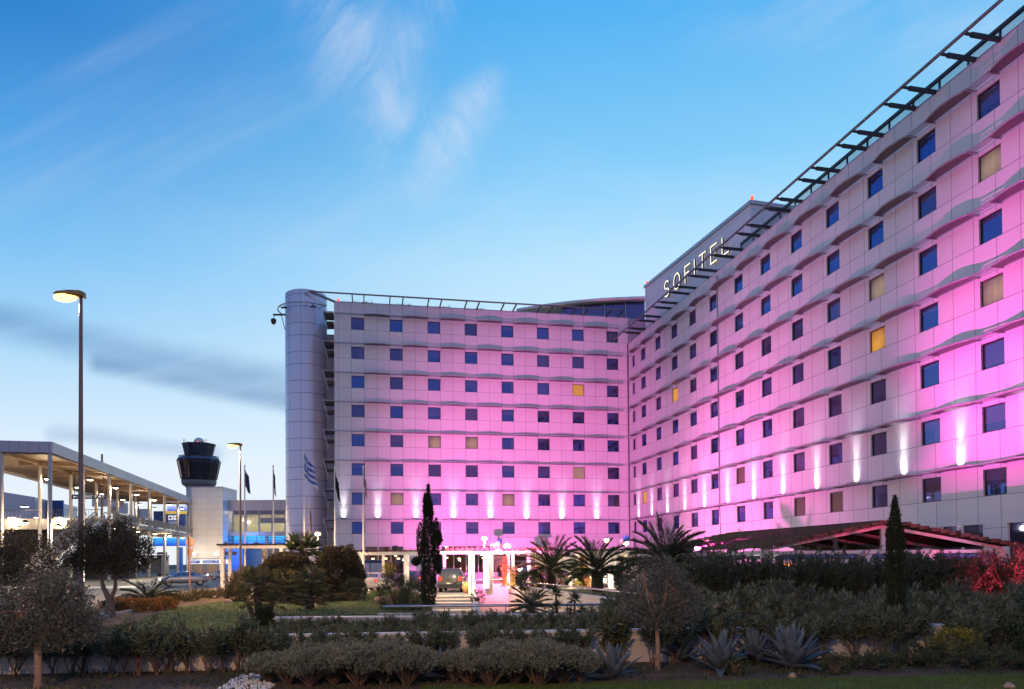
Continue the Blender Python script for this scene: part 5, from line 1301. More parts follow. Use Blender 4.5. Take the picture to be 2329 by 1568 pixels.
ML_ole = leafmat('oleander_leaf', (.052, .076, .042), (.095, .122, .068), (.17, .180, .112), .42)
ML_hedge = leafmat('hedge_leaf', (.030, .048, .026), (.056, .080, .042), (.10, .12, .066), .45)
ML_olive = leafmat('olive_leaf', (.065, .068, .050), (.115, .115, .088), (.19, .18, .145), .5)
ML_cyp = leafmat('cypress_leaf', (.014, .022, .010), (.028, .040, .017), (.048, .060, .026), .6)
ML_bush = leafmat('bush_leaf', (.032, .028, .014), (.060, .052, .026), (.11, .09, .048), .40)
ML_palm = leafmat('palm_leaf', (.020, .034, .012), (.038, .058, .020), (.070, .090, .030), .45)
ML_fan = leafmat('fan_palm_leaf', (.060, .068, .026), (.12, .12, .045), (.22, .18, .07), .45)
ML_lav = leafmat('grey_shoot', (.10, .112, .078), (.165, .175, .125), (.25, .25, .18), .7)
ML_jun = leafmat('juniper_leaf', (.036, .052, .028), (.064, .088, .044), (.105, .125, .060), .6)
ML_yel = leafmat('yellow_green_leaf', (.10, .10, .015), (.22, .20, .03), (.36, .30, .05), .5)
ML_ora = leafmat('orange_leaf', (.22, .09, .025), (.36, .16, .04), (.5, .26, .06), .5)
ML_feather = leafmat('feathery_leaf', (.050, .044, .018), (.085, .075, .030), (.13, .11, .05), .6)
ML_grass = leafmat('grass_blade', (.050, .090, .016), (.085, .135, .024), (.14, .18, .040), .6)
ML_weed = leafmat('weed_leaf', (.035, .045, .02), (.06, .075, .03), (.10, .10, .045), .6)
ML_yucca = leafmat('yucca_leaf', (.025, .048, .018), (.05, .085, .03), (.09, .12, .045), .4)
M_bark = plain('grey_brown_bark', (.16, .115, .085), .9, 0, .3, 6, .5, 25)
M_barkr = plain('pale_bark', (.27, .17, .12), .9, 0, .25, 6, .5, 25)
M_twig = plain('brown_twig', (.13, .08, .055), .9, 0, .25, 8)
M_palmtrunk = plain('palm_trunk', (.075, .05, .035), .95, 0, .45, 9, .8, 18)
M_agave = plain('agave_leaf', (.085, .110, .135), .5, 0, .18, 4)
M_pebble = plain('white_pebble', (.52, .51, .50), .7, 0, .12, 3)
M_rock = plain('garden_rock', (.34, .23, .18), .85, 0, .3, 3, .5, 10)
U = lambda a, b, n=None: rng.uniform(a, b, n)
def polyline(p0, d0, length, bend, n=8, wob=.1):
    """curved shoot: starts at p0 along d0, bends towards bend"""
    pts = [np.array(p0, float)]; d = unit(np.array(d0, float)); st = length / n
    for i in range(n):
        d = unit(d + np.array(bend) / n + rng.normal(size=3) * wob / n ** .5); pts.append(pts[-1] + d * st)
    return np.array(pts)
def along(pts, k):
    """positions and tangents at fractions k of a polyline"""
    n = len(pts) - 1; f = np.clip(np.asarray(k) * n, 0, n - 1e-6); i = f.astype(int); t = (f - i)[:, None]
    return pts[i] * (1 - t) + pts[i + 1] * t, unit(pts[i + 1] - pts[i])
# --- oleander
def oleander(name, h, spread, stems, label, group, mat=ML_ole, lo=.32, dens=1.0, leaf=(.165, .034)):
    t = thing(name, label, 'shrub', (0, 0, 0), 0, group)
    lm, mb = LM(), MB()
    def whorls(pts, k0, n):
        ks = np.linspace(k0, 1, n); p, d = along(pts, ks)
        for q in range(4):
            ph = U(0, 6.28, n); ref = unit(np.cross(d, rng.normal(size=(n, 3))))
            up_ = np.cross(d, ref); rad = ref * np.cos(ph)[:, None] + up_ * np.sin(ph)[:, None]
            tilt = (1.25 - .75 * ks)[:, None] + U(-.2, .2, n)[:, None]
            lm.add(p, d * np.cos(tilt) + rad * np.sin(tilt) + np.array([0, 0, -.12]), leaf[0] * U(.7, 1.15, n), leaf[1] * U(.8, 1.2, n))
    for i in range(stems):
        a = U(0, 6.28); lean = U(.1, .55) * spread; L_ = h * U(.8, 1.08)
        pts = polyline((U(-.08, .08), U(-.08, .08), 0), (math.cos(a) * lean, math.sin(a) * lean, 1), L_, (math.cos(a) * .25, math.sin(a) * .25, .1), 8, .18)
        mb.tube([Vector(q) for q in pts], list(np.linspace(.014, .004, 9)), 5)
        whorls(pts, lo + U(0, .2), int(10 * dens))
        for b in range(int(3 * dens + .5)):
            k = U(lo * .8, .85); p, d = along(pts, np.array([k])); a2 = U(0, 6.28)
            q = polyline(p[0], d[0] + np.array([math.cos(a2) * .7, math.sin(a2) * .7, .25]), L_ * U(.25, .42), (0, 0, .35), 6, .15)
            mb.tube([Vector(x) for x in q], list(np.linspace(.007, .003, 7)), 4); whorls(q, .2, int(7 * dens))
    lm.obj('foliage', mat, t); local(mb, 'stem', M_twig, t); return t
def scatter_copies(protos, spots):
    """first use moves the prototypes themselves, then copies share their meshes"""
    used = set()
    for i, (x, Y, sc) in enumerate(spots):
        k = i % len(protos); o = protos[k]; f = foot(x, Y)
        if k in used: copy_tree(o, loc=f, rz=U(0, 6.28), scale=sc)
        else: o.location = f; o.scale = (sc,) * 3; o.rotation_euler = (0, 0, U(0, 6.28)); used.add(k)
lab = 'leafy oleander with bare lower stems in the front row before the low white wall'
pro = [oleander('oleander', 1.22, U(.9, 1.3), int(U(8, 12)), lab, 'oleanders in front of the white wall', lo=.46) for _ in range(6)]
sp_ = []
for x in [-70, -20, 25, 130] + list(np.arange(165, 600, 38)) + list(np.arange(630, 1410, 62)) + list(np.arange(1420, 2360, 58)):
    Yw = 14.9 + (17.0 - 14.9) * (x + 140) / 2620
    sc = .78 if x < 600 else (.68 if x < 1400 else .90)
    sp_.append((x + U(-14, 14), Yw - U(.35, .75), sc * U(.85, 1.12)))
rng.shuffle(sp_); scatter_copies(pro, sp_)
lab = 'leafy oleander in the second row just behind the low white wall'
pro = [oleander('oleander', 1.1, U(.8, 1.2), int(U(9, 13)), lab, 'oleanders behind the white wall', lo=.25) for _ in range(6)]
sp_ = []
for x in list(np.arange(560, 1010, 42)) + list(np.arange(1010, 1420, 40)) + list(np.arange(1420, 2380, 36)):
    for Y0 in ((18.6, 21.5) if x < 1420 else (18.6, 20.6, 23.0)):
        h = .62 if 960 < x < 1420 else (.50 if x < 960 else 1.05)
        sp_.append((x + U(-16, 16), Y0 + U(-.6, .6), h * U(.82, 1.12)))
rng.shuffle(sp_); scatter_copies(pro, sp_)
lab = 'tall dark oleander of the hedge in front of the pavilion'
pro = [oleander('oleander', 2.25, U(.55, .8), int(U(15, 19)), lab, 'tall hedge oleanders before the pavilion', ML_hedge, .22, 1.7, (.15, .030)) for _ in range(5)]
sp_ = [(x + U(-8, 8), (27.0 if i % 2 else 25.6) + U(-.3, .3), U(.90, 1.06)) for i, x in enumerate(np.arange(1580, 2390, 30))]
rng.shuffle(sp_); scatter_copies(pro, sp_)
# --- broad trees
def leafcloud(lm, lobes, n, leaf, shell=.55, up_=.15):
    """leaves spread through ellipsoid lobes in small sprays, thinner inside, leaving gaps"""
    vol = np.array([l[1][0] * l[1][1] * l[1][2] for l in lobes]) ** .8; vol /= vol.sum()
    for (c, r), f in zip(lobes, vol):
        m = int(n * f / 9)
        d = unit(rng.normal(size=(m, 3))); rr = U(0, 1, m) ** (1 - shell); rr = .35 + .68 * rr
        p = np.array(c) + d * np.array(r) * rr[:, None]
        keep = (np.sin(p[:, 0] * 5.1 + p[:, 2] * 3.3) + np.sin(p[:, 1] * 4.7 - p[:, 2] * 4.1) + rng.normal(size=m) * .7) > -.9
        p, d = p[keep], d[keep]; m = len(p)
        for q in range(9):
            pd = unit(d + rng.normal(size=(m, 3)) * .55 + np.array([0, 0, up_]))
            o = p + rng.normal(size=(m, 3)) * leaf[0] * .8
            lm.add(o, pd + rng.normal(size=(m, 3)) * .4, leaf[0] * U(.7, 1.2, m), leaf[1] * U(.8, 1.2, m))
def tree(name, label, cat, loc, trunk_pts, trunk_r, limbs, lobes, n, leaf, mat, bark=M_bark, group=None):
    t = thing(name, label, cat, loc, 0, group)
    mb = MB(); mb.tube([Vector(p) for p in trunk_pts], trunk_r, 10)
    for pts, r0 in limbs: mb.tube([Vector(p) for p in pts], list(np.linspace(r0, r0 * .35, len(pts))), 8)
    for c, r in lobes:                       # twigs reaching into every lobe
        for _ in range(5):
            e = np.array(c) + unit(rng.normal(size=3)) * np.array(r) * .75; s0 = np.array(limbs[0][0][-1] if limbs else trunk_pts[-1])
            b_ = min([l[0][-1] for l in limbs] or [trunk_pts[-1]], key=lambda q: np.linalg.norm(np.array(q) - e))
            mid = (np.array(b_) + e) / 2 + rng.normal(size=3) * .08
            mb.tube([Vector(b_), Vector(mid), Vector(e)], [.022, .014, .005], 5)
    local(mb, 'trunk', bark, t); lm = LM(); leafcloud(lm, lobes, n, leaf); lm.obj('crown', mat, t); return t
m_ = lambda px_, Y: px_ * Y / F
Y = 30.8
tree('olive_tree', 'bushy olive tree with forked trunk beside the road, in front of the walkway', 'tree', foot(250, Y), [(0, 0, 0), (.0, 0, .45), (.02, 0, .75)], [.24, .18, .16],
     [([(0, 0, .7), (-.28, 0, 1.25), (-.42, .1, 1.75)], .13), ([(.03, 0, .7), (.22, 0, 1.2), (.30, -.1, 1.9)], .11)],
     [((-.55, 0, 2.75), (1.0, 1.0, .85)), ((.55, 0, 2.6), (1.15, 1.0, .85)), ((.15, .2, 3.35), (.9, .9, .72)), ((1.2, 0, 2.75), (.5, .6, .65)), ((-1.25, 0, 2.25), (.65, .6, .5)), ((.2, 0, 2.15), (.9, .8, .4)), ((-1.45, -.2, 2.75), (.65, .6, .7)), ((-.9, -.3, 3.3), (.7, .6, .5))], 18000, (.13, .042), ML_bush)
Y = 13.1
tree('olive_tree', 'nearest olive tree with straight pale trunk at the lower left corner', 'tree', foot(86, Y), [(0, 0, 0), (.02, 0, .35), (.0, 0, .75)], [.07, .062, .06],
     [([(0, 0, .7), (-.2, 0, 1.05), (-.3, 0, 1.35)], .035), ([(0, 0, .7), (.18, 0, 1.05), (.3, 0, 1.4)], .035)],
     [((-.25, 0, 1.35), (.62, .55, .48)), ((.35, 0, 1.4), (.62, .5, .45)), ((.08, .1, 1.72), (.6, .5, .36)), ((.75, 0, 1.15), (.35, .35, .35)), ((-.75, 0, 1.1), (.4, .4, .42)), ((.1, -.1, 1.0), (.7, .4, .3))], 20000, (.075, .022), ML_olive, M_barkr)
Y = 24.5
tree('olive_tree', 'dark olive tree behind the nearest one, cut by the left edge of the photo', 'tree', foot(22, Y), [(0, 0, 0), (.02, 0, .6), (.0, 0, 1.1)], [.16, .12, .1],
     [([(0, 0, 1.0), (-.4, 0, 1.6), (-.6, 0, 2.0)], .07), ([(0, 0, 1.0), (.4, 0, 1.6), (.6, 0, 2.0)], .07)],
     [((-.5, 0, 2.2), (1.0, .9, .85)), ((.55, 0, 2.25), (.95, .9, .8)), ((.0, .2, 2.8), (.8, .8, .55)), ((1.2, 0, 1.7), (.6, .6, .6)), ((-1.2, 0, 1.6), (.7, .6, .7)), ((.3, 0, 1.5), (.9, .7, .6))], 14000, (.11, .036), ML_bush)
Y = 14.8
tree('olive_tree', 'young grey olive tree with thin reddish trunk among the agaves', 'tree', foot(1493, Y), [(0, 0, 0), (.01, 0, .5), (-.01, 0, .95)], [.055, .045, .04],
     [([(-.01, 0, .9), (-.15, 0, 1.3), (-.22, 0, 1.7)], .025), ([(-.01, 0, .9), (.15, 0, 1.3), (.2, 0, 1.75)], .025)],
     [((-.2, 0, 1.5), (.55, .5, .55)), ((.25, 0, 1.55), (.52, .5, .5)), ((.0, .1, 1.95), (.48, .45, .36)), ((.05, 0, 1.1), (.6, .5, .32)), ((.62, 0, 1.3), (.3, .3, .35))], 15000, (.065, .018), ML_olive, M_barkr)
Y = 62.9
tree('olive_tree', 'small standard olive tree growing in the square terracotta tub', 'tree', foot(1127.5, Y), [(0, 0, .8), (.02, 0, 1.4), (0, 0, 1.95)], [.035, .03, .028], [([(0, 0, 1.9), (.1, 0, 2.2), (.15, 0, 2.5)], .02)],
     [((-.05, 0, 2.35), (.5, .45, .5)), ((.05, 0, 2.75), (.42, .4, .4))], 2600, (.13, .05), ML_olive)
# --- cypresses
def cypress(label, x, Y, h, prof, n, leaf, trunk_h=.25, mat=ML_cyp, lobes=()):
    t = thing('cypress', label, 'tree', foot(x, Y))
    mb = MB(); mb.tube([(0, 0, 0), (0, 0, h * .5), (0, 0, h * .93)], [max(r for _, r in prof) * .22, max(r for _, r in prof) * .12, .01], 8); local(mb, 'trunk', M_bark, t)
    lm = LM(); zs = np.array([p[0] for p in prof]); rs = np.array([p[1] for p in prof])
    def col(cx, cy, z0, z1, zs, rs, n):
        z = U(0, 1, n); w = np.interp(z, zs, rs); z = z[U(0, 1, n) < .25 + .75 * w / rs.max()]; m = len(z)
        th = U(0, 6.28, m); lump = 1 + .16 * np.sin(th * 3 + z * 23) + .12 * np.sin(th * 5 - z * 41) + .10 * np.sin(z * 67 + th)
        r = np.interp(z, zs, rs) * lump * U(.15, 1, m) ** .35
        p = np.stack([cx + r * np.cos(th), cy + r * np.sin(th), z0 + z * (z1 - z0)], 1)
        d = np.stack([np.cos(th) * .45, np.sin(th) * .45, np.full(m, 1.0)], 1) + rng.normal(size=(m, 3)) * .28
        lm.add(p, d, leaf[0] * U(.6, 1.3, m), leaf[1] * U(.7, 1.2, m))
    col(0, 0, trunk_h, h, zs, rs, n)
    for (lx, z0, z1, r) in lobes: col(lx, -.05, z0, z1, np.array([0, .3, .8, 1]), np.array([.2, 1, .7, .05]) * r, int(n * .12))
    lm.obj('crown', mat, t); return t
cypress('tall ragged cypress with side spires in front of the pink wing', 975, 33, 5.60, [(0, .22), (.08, .29), (.3, .33), (.5, .30), (.62, .25), (.72, .20), (.8, .13), (.88, .08), (1, .01)], 11000, (.13, .035), .15, lobes=((-.36, 2.3, 3.9, .15), (.34, 2.4, 4.1, .14), (.46, 2.9, 3.5, .12), (-.55, 2.0, 2.35, .18), (-.12, 4.1, 5.2, .09), (.10, 4.0, 4.9, .10), (.44, 1.6, 2.6, .14)))
cypress('slim dark cypress standing before the pavilion gable', 2037, 17, 3.62, [(0, .15), (.06, .18), (.4, .185), (.62, .175), (.74, .17), (.82, .12), (.88, .08), (.94, .045), (1, .01)], 12000, (.075, .022), .12)
cypress('short cut-off young cypress beside the lawn, before the fan palms', 600, 17.6, 1.12, [(0, .22), (.2, .24), (.6, .2), (.85, .17), (1, .12)], 4500, (.10, .028), .05)
# --- clipped and loose bushes
def bush(name, label, cat, x, Y, r, zc, n, leaf, mat, loose=.06, group=None, stems=True):
    t = thing(name, label, cat, foot(x, Y), 0, group); lm = LM()
    d = unit(rng.normal(size=(n, 3))); d = d[d[:, 2] > -.75]; m = len(d)
    lump = 1 + .05 * np.sin(d[:, 0] * 7 + d[:, 2] * 5) + .05 * np.sin(d[:, 1] * 9 - d[:, 2] * 6) + rng.normal(size=m) * loose
    k = U(.55, 1, m) ** .3
    p = d * np.array(r) * (lump * k)[:, None] + np.array([0, 0, zc]); p[:, 2] = np.maximum(p[:, 2], .03)
    lm.add(p, d + rng.normal(size=(m, 3)) * .6 + np.array([0, 0, .2]), leaf[0] * U(.7, 1.3, m), leaf[1] * U(.7, 1.3, m)); lm.obj('foliage', mat, t)
    if stems:
        mb = MB()
        for _ in range(7):
            e = unit(rng.normal(size=3)); e[2] = abs(e[2]); e = e * np.array(r) * .75 + np.array([0, 0, zc]); mb.tube([(0, 0, 0), Vector(e * .5), Vector(e)], [.05, .03, .01], 5)
        local(mb, 'stem', M_twig, t)
    return t
bush('clipped_bush', 'big domed clipped bush on the left behind the fan palms', 'bush', 652, 44, (1.82, 1.6, 1.72), 1.0, 26000, (.13, .085), ML_bush, .025)
bush('clipped_bush', 'big domed clipped bush on the right, taller of the two', 'bush', 768, 45, (1.5, 1.5, 1.95), 1.2, 26000, (.13, .085), ML_bush, .025)
bush('clipped_bush', 'dark low skirt bush at the right foot of the domed bushes', 'bush', 806, 43.5, (.7, .6, .75), .5, 2200, (.11, .06), ML_hedge)
bush('feathery_bush', 'loose feathery olive-brown bush left of the tall cypress', 'bush', 897, 34.5, (.72, .6, .95), .7, 6500, (.16, .016), ML_feather, .14)
bush('feathery_bush', 'grey green feathery bush touching the tall cypress', 'bush', 938, 34, (.62, .5, .75), .5, 5000, (.15, .016), ML_jun, .14)
bush('round_bush', 'rounded dark bush behind the young olive, by the entrance', 'bush', 1462, 41, (1.5, 1.2, 1.5), .95, 7000, (.11, .055), ML_hedge, .07)
bush('round_bush', 'low dark bush at the foot of the first date palm', 'bush', 1205, 56, (1.0, .8, .85), .6, 3500, (.12, .07), ML_hedge, .06)
bush('round_bush', 'yellow green weeping bush at the corner of the ramp', 'bush', 1161, 62.8, (.75, .6, .75), .55, 2600, (.14, .05), ML_yel, .12)
bush('round_bush', 'rounded reddish brown shrub at the left of the fan palms', 'bush', 538, 43, (.62, .6, .62), .4, 2600, (.12, .05), ML_feather, .08)
bush('round_bush', 'dark shrub hiding the foot of the left pergola', 'bush', 560, 50, (1.3, .9, 1.15), .6, 3600, (.14, .07), ML_bush, .10)
bush('yellow_bush', 'yellow leaved bush by the junipers at the far right', 'bush', 2172, 15.6, (.48, .4, .36), .34, 2600, (.06, .028), ML_yel, .12)
bush('round_bush', 'dark round shrub behind the yellow bush', 'bush', 2262, 16.2, (.62, .5, .48), .42, 3500, (.07, .035), ML_hedge, .08)
bush('round_bush', 'low dark weedy shrub under the two right agaves', 'bush', 1668, 14.2, (.25, .2, .2), .12, 700, (.06, .025), ML_weed, .15)
bush('round_bush', 'small yellow green weed clump beside the right agave', 'bush', 1895, 14.2, (.26, .2, .2), .12, 700, (.06, .025), ML_weed, .15)
for i, (x, Y, lb_) in enumerate(((262, 35.5, 'under the forked olive'), (300, 35, 'below the cycad, left half'), (335, 34.5, 'below the cycad, right half'), (372, 36, 'at the edge of the lawn'))):
    bush('orange_shrub', 'low orange lit shrub ' + lb_, 'shrub', x, Y, (.62, .5, .34), .22, 1800, (.09, .05), ML_ora, .12, 'orange shrubs beside the lawn')  # lamplight's orange is put into the leaf colour along with the flowers' own
for i, (x, Y) in enumerate(((735, 42.2), (765, 42), (795, 42.2))):
    bush('low_shrub', 'low pale brown shrub at the foot of the domed bushes', 'shrub', x, Y, (.55, .4, .26), .15, 900, (.10, .05), ML_feather, .12, 'low shrubs below the domed bushes')
# --- spreading junipers
def juniper(h, r, n):
    t = thing('juniper', 'spreading feathery juniper', 'shrub'); lm, mb = LM(), MB()
    for i in range(n):
        a = U(0, 6.28); L_ = r * U(.55, 1.1); e = U(.15, .8)
        q = polyline((0, 0, .05), (math.cos(a), math.sin(a), e), L_, (0, 0, -.25), 8, .2); q[:, 2] = np.maximum(q[:, 2], .03)
        mb.tube([Vector(x) for x in q], list(np.linspace(.014, .003, 9)), 4)
        for b in range(9):
            p, d = along(q, np.array([U(.15, 1)])); tw = polyline(p[0], d[0] + rng.normal(size=3) * .45 + np.array([0, 0, .3]), L_ * U(.18, .34), (0, 0, .1), 5, .2)
            pp, dd = along(tw, U(0, 1, 26)); lm.add(pp, dd + rng.normal(size=(26, 3)) * .45, .055 * U(.6, 1.3, 26), .014)
    lm.obj('foliage', ML_jun, t); local(mb, 'stem', M_twig, t); return t
pro = [juniper(.5, .85, 24) for _ in range(4)]
for p in pro: p['label'] = 'spreading feathery juniper around the slim cypress, lower right'; p['group'] = 'spreading junipers at the lower right'
scatter_copies(pro, [(x, Yv + U(-.25, .25), U(.8, 1.1)) for x, Yv in ((1950, 14.9), (2010, 15.2), (2070, 14.8), (2130, 15.0), (2200, 14.9), (2265, 14.8), (2330, 14.9), (2350, 15.8))])
pro = [juniper(.5, .85, 22) for _ in range(3)]
for p in pro: p['label'] = 'low spreading juniper along the kerb between road and lawn'; p['group'] = 'junipers along the road'; p.children[0].data.materials[0] = ML_feather
scatter_copies(pro, [(x, Yv, U(1.0, 1.35)) for x, Yv in ((372, 40), (400, 42.5), (425, 44), (452, 46), (478, 47.5), (505, 48.5), (530, 49.5), (490, 45), (440, 42.5), (300, 36.8), (275, 35.2))])
# --- grey hummocks (santolina)
def hummock(label):
    t = thing('grey_shrub', label, 'shrub', (0, 0, 0), 0, 'grey hummock shrubs in the foreground'); lm, mb = LM(), MB()
    for i in range(60):
        a = U(0, 6.28); rr = U(0, 1) ** .6 * .40; e = (math.cos(a) * rr, math.sin(a) * rr, .36 + .16 * (1 - (rr / .4) ** 2) + U(-.05, .04))
        q = np.array([(math.cos(a) * .04, math.sin(a) * .04, 0), (e[0] * .55, e[1] * .55, e[2] * .5), e])
        mb.tube([Vector(x) for x in q], [.010, .007, .004], 4)
    n = 900; a = U(0, 6.28, n); rr = U(0, 1, n) ** .55 * .46; z = .36 + .17 * (1 - (rr / .46) ** 2) + .05 * np.sin(a * 4 + rr * 17) + U(-.10, .02, n)
    base = np.stack([np.cos(a) * rr, np.sin(a) * rr, z], 1)
    out = np.stack([np.cos(a) * rr * 1.2, np.sin(a) * rr * 1.2, np.full(n, .9)], 1)
    for k in range(9):
        d = unit(out + rng.normal(size=(n, 3)) * .30); lm.add(base + d * (.012 * k), d + rng.normal(size=(n, 3)) * .35, .055 * U(.7, 1.3, n), .019)
    lm.obj('foliage', ML_lav, t); local(mb, 'stem', M_twig, t); return t
pro = [hummock('grey green hummock shrub with woody base in the left foreground clump') for _ in range(3)]
scatter_copies(pro, [(x, 13.3 + dy, s) for x, dy, s in ((612, .3, .85), (655, .1, .9), (705, -.1, 1.0), (760, .1, 1.05), (815, -.15, 1.1), (872, .1, 1.12), (925, -.1, 1.05), (790, .9, 1.1), (880, 1.0, 1.1), (700, .9, 1.0), (950, .6, .9))])
pro = [hummock('grey green hummock shrub with woody base in the middle foreground clump') for _ in range(3)]
scatter_copies(pro, [(x, 13.2 + dy, s) for x, dy, s in ((1065, .2, .95), (1115, -.1, 1.05), (1170, .1, 1.08), (1225, -.15, 1.12), (1278, .1, 1.05), (1318, .3, .85), (1140, .9, 1.08), (1220, 1.0, 1.1), (1035, .5, .8))])
# --- agaves
def agave(label, x, Y, R, n=24):
    t = thing('agave', label, 'agave', foot(x, Y), U(0, 6.28))
    for i in range(n):
        a = i * 2.39996 + U(-.15, .15); k = i / (n - 1); el = math.radians(8 + 76 * k ** .8) + U(-.08, .08); L_ = R * (1.0 - .08 * k) * U(.88, 1.08); wd = R * .135 * U(.9, 1.1)
        mb = MB(); rows_t, rows_b = [], []
        p = np.array([math.cos(a) * .05, math.sin(a) * .05, .06 + .10 * k]); e = el
        side = np.array([-math.sin(a), math.cos(a), 0]); curl = U(-.55, .1) * (1 - k) - .05
        for j in range(9):
            u = j / 8; d = np.array([math.cos(a) * math.cos(e), math.sin(a) * math.cos(e), math.sin(e)]); nrm = np.cross(side, d)
            if nrm[2] < 0: nrm = -nrm
            w_ = wd * (.62 + .5 * math.sin(min(1, u * 1.7) * 2.2)) * (1 - u ** 2.6) + .002
            th = .030 * (1 - u) + .004
            rows_t.append([p - side * w_ + nrm * w_ * .35, p - side * w_ * .5 + nrm * w_ * .05, p, p + side * w_ * .5 + nrm * w_ * .05, p + side * w_ + nrm * w_ * .35])
            rows_b.append([p + side * w_ + nrm * w_ * .33, p + side * w_ * .5 - nrm * th, p - nrm * th * 1.4, p - side * w_ * .5 - nrm * th, p - side * w_ + nrm * w_ * .33])
            p = p + d * L_ / 8; e += curl / 8
        mb.grid([r + b for r, b in zip(rows_t, rows_b)], True); local(mb, 'leaf', M_agave, t)
    return t
agave('blue grey agave nearest the lawn, right of the grey hummocks', 1390, 13.7, .60)
agave('small agave behind the young olive trunk, left of the pair', 1546, 16.0, .58)
agave('wide agave with drooping lower leaves right of the young olive', 1636, 14.5, .74, 26)
agave('agave tucked behind between the two big right agaves', 1712, 15.7, .66)
agave('largest upright agave, rightmost of the row', 1798, 14.8, .86, 28)
agave('half hidden agave rosette at the left among the oleanders', 1012, 14.2, .45)
# --- feather palms, cycads, yuccas, fan palms
def frond(lm, mb, p0, a, el, L_, droop, nl, leaf, fold=.55):
    q = polyline(p0, (math.cos(a) * math.cos(el), math.sin(a) * math.cos(el), math.sin(el)), L_, (math.cos(a) * .3, math.sin(a) * .3, -droop), 10, .06)
    mb.tube([Vector(x) for x in q], list(np.linspace(.022, .004, 11) * L_ / 2), 5)
    k = np.linspace(.14, .99, nl); p, d = along(q, k); side = unit(np.cross(d, [0, 0, 1])); up_ = np.cross(side, d)
    for s in (-1, 1):
        dd = d * .75 + side * s * (1.0 - .45 * k)[:, None] + up_ * fold * .6 + rng.normal(size=(nl, 3)) * .10
        ll = leaf[0] * (.45 + .75 * np.sin(np.pi * (k * .86 + .08))) * U(.85, 1.1, nl)
        lm.add(p, dd, ll, leaf[1], up_ + rng.normal(size=(nl, 3)) * .2)
def palm(name, label, x, Y, zc, nf, L_, trunk_r, leaf, droop=1.1, el=(.1, 1.45), mat=ML_palm, cat='palm', nl=46):
    t = thing(name, label, cat, foot(x, Y)); lm, mb = LM(), MB()
    for i in range(nf):
        k = i / (nf - 1); frond(lm, mb, (U(-.05, .05), U(-.05, .05), zc - .12 + .2 * k), i * 2.39996 + U(-.2, .2), el[0] + (el[1] - el[0]) * k + U(-.1, .1), L_ * U(.85, 1.1), droop * (1.15 - .55 * k), nl, leaf)
    lm.obj('frond_leaf', mat, t); local(mb, 'frond_stalk', M_palmtrunk if trunk_r else M_twig, t)
    if trunk_r:
        m2 = MB(); z = np.linspace(0, zc, 15); m2.lathe([(trunk_r * (1.15 - .1 * q + (.12 if i % 2 else 0)) * (1.15 if zz > zc * .75 else 1), zz) for i, (q, zz) in enumerate(zip(z / zc, z))], 14); local(m2, 'trunk', M_palmtrunk, t)
    return t
palm('date_palm', 'left date palm of three, beside the ramp rail', 1253, 57, at(1253, 1294, 57).z, 34, 2.75, .36, (.62, .05), 1.0)
palm('date_palm', 'middle date palm with thick trunk in front of the lit entrance', 1358, 52.5, at(1358, 1300, 52.5).z, 34, 2.7, .36, (.60, .05), 1.0)
palm('date_palm', 'right date palm rising behind the young olive', 1514, 38, at(1514, 1282, 38).z, 34, 2.55, .30, (.52, .042), .9)
palm('cycad', 'low cycad rosette at the edge of the road by the forked olive', 336, 38.5, .35, 30, 1.45, 0, (.26, .03), .7, (.12, 1.1), ML_palm, 'cycad', 34)
palm('cycad', 'low cycad rosette in front of the ramp', 1206, 29, .42, 28, .92, .12, (.22, .022), .7, (.15, 1.15), ML_hedge, 'cycad', 34)
palm('cycad', 'small cycad rosette right of the yuccas', 1400, 28, .35, 20, .7, .08, (.2, .022), .7, (.15, 1.15), ML_hedge, 'cycad', 28)
def yucca(label, x, Y, heads):
    t = thing('yucca', label, 'yucca', foot(x, Y)); lm, mb = LM(), MB()
    for (hx, hz, r) in heads:
        mb.tube([(hx * .4, 0, 0), (hx * .8, 0, hz * .5), (hx, 0, hz)], [.05, .04, .035], 7)
        n = 90; d = unit(rng.normal(size=(n, 3)) + np.array([0, 0, .55])); d[:, 2] = np.maximum(d[:, 2], -.35)
        lm.add(np.array([[hx, 0, hz]]) + d * .03, d, r * U(.8, 1.1, n), r * .085)
    lm.obj('sword_leaf', ML_yucca, t, .3); local(mb, 'trunk', M_palmtrunk, t)
yucca('taller yucca with one spiky head before the ramp', 1264, 28.5, [(0, .95, .42), (.05, .42, .36)])
yucca('yucca with two spiky heads right of the taller one', 1306, 28.2, [(0, .72, .40), (.28, .30, .32), (-.2, .25, .3)])
yucca('small single headed yucca on the planter wall', 1376, 28.4, [(0, .42, .34)])
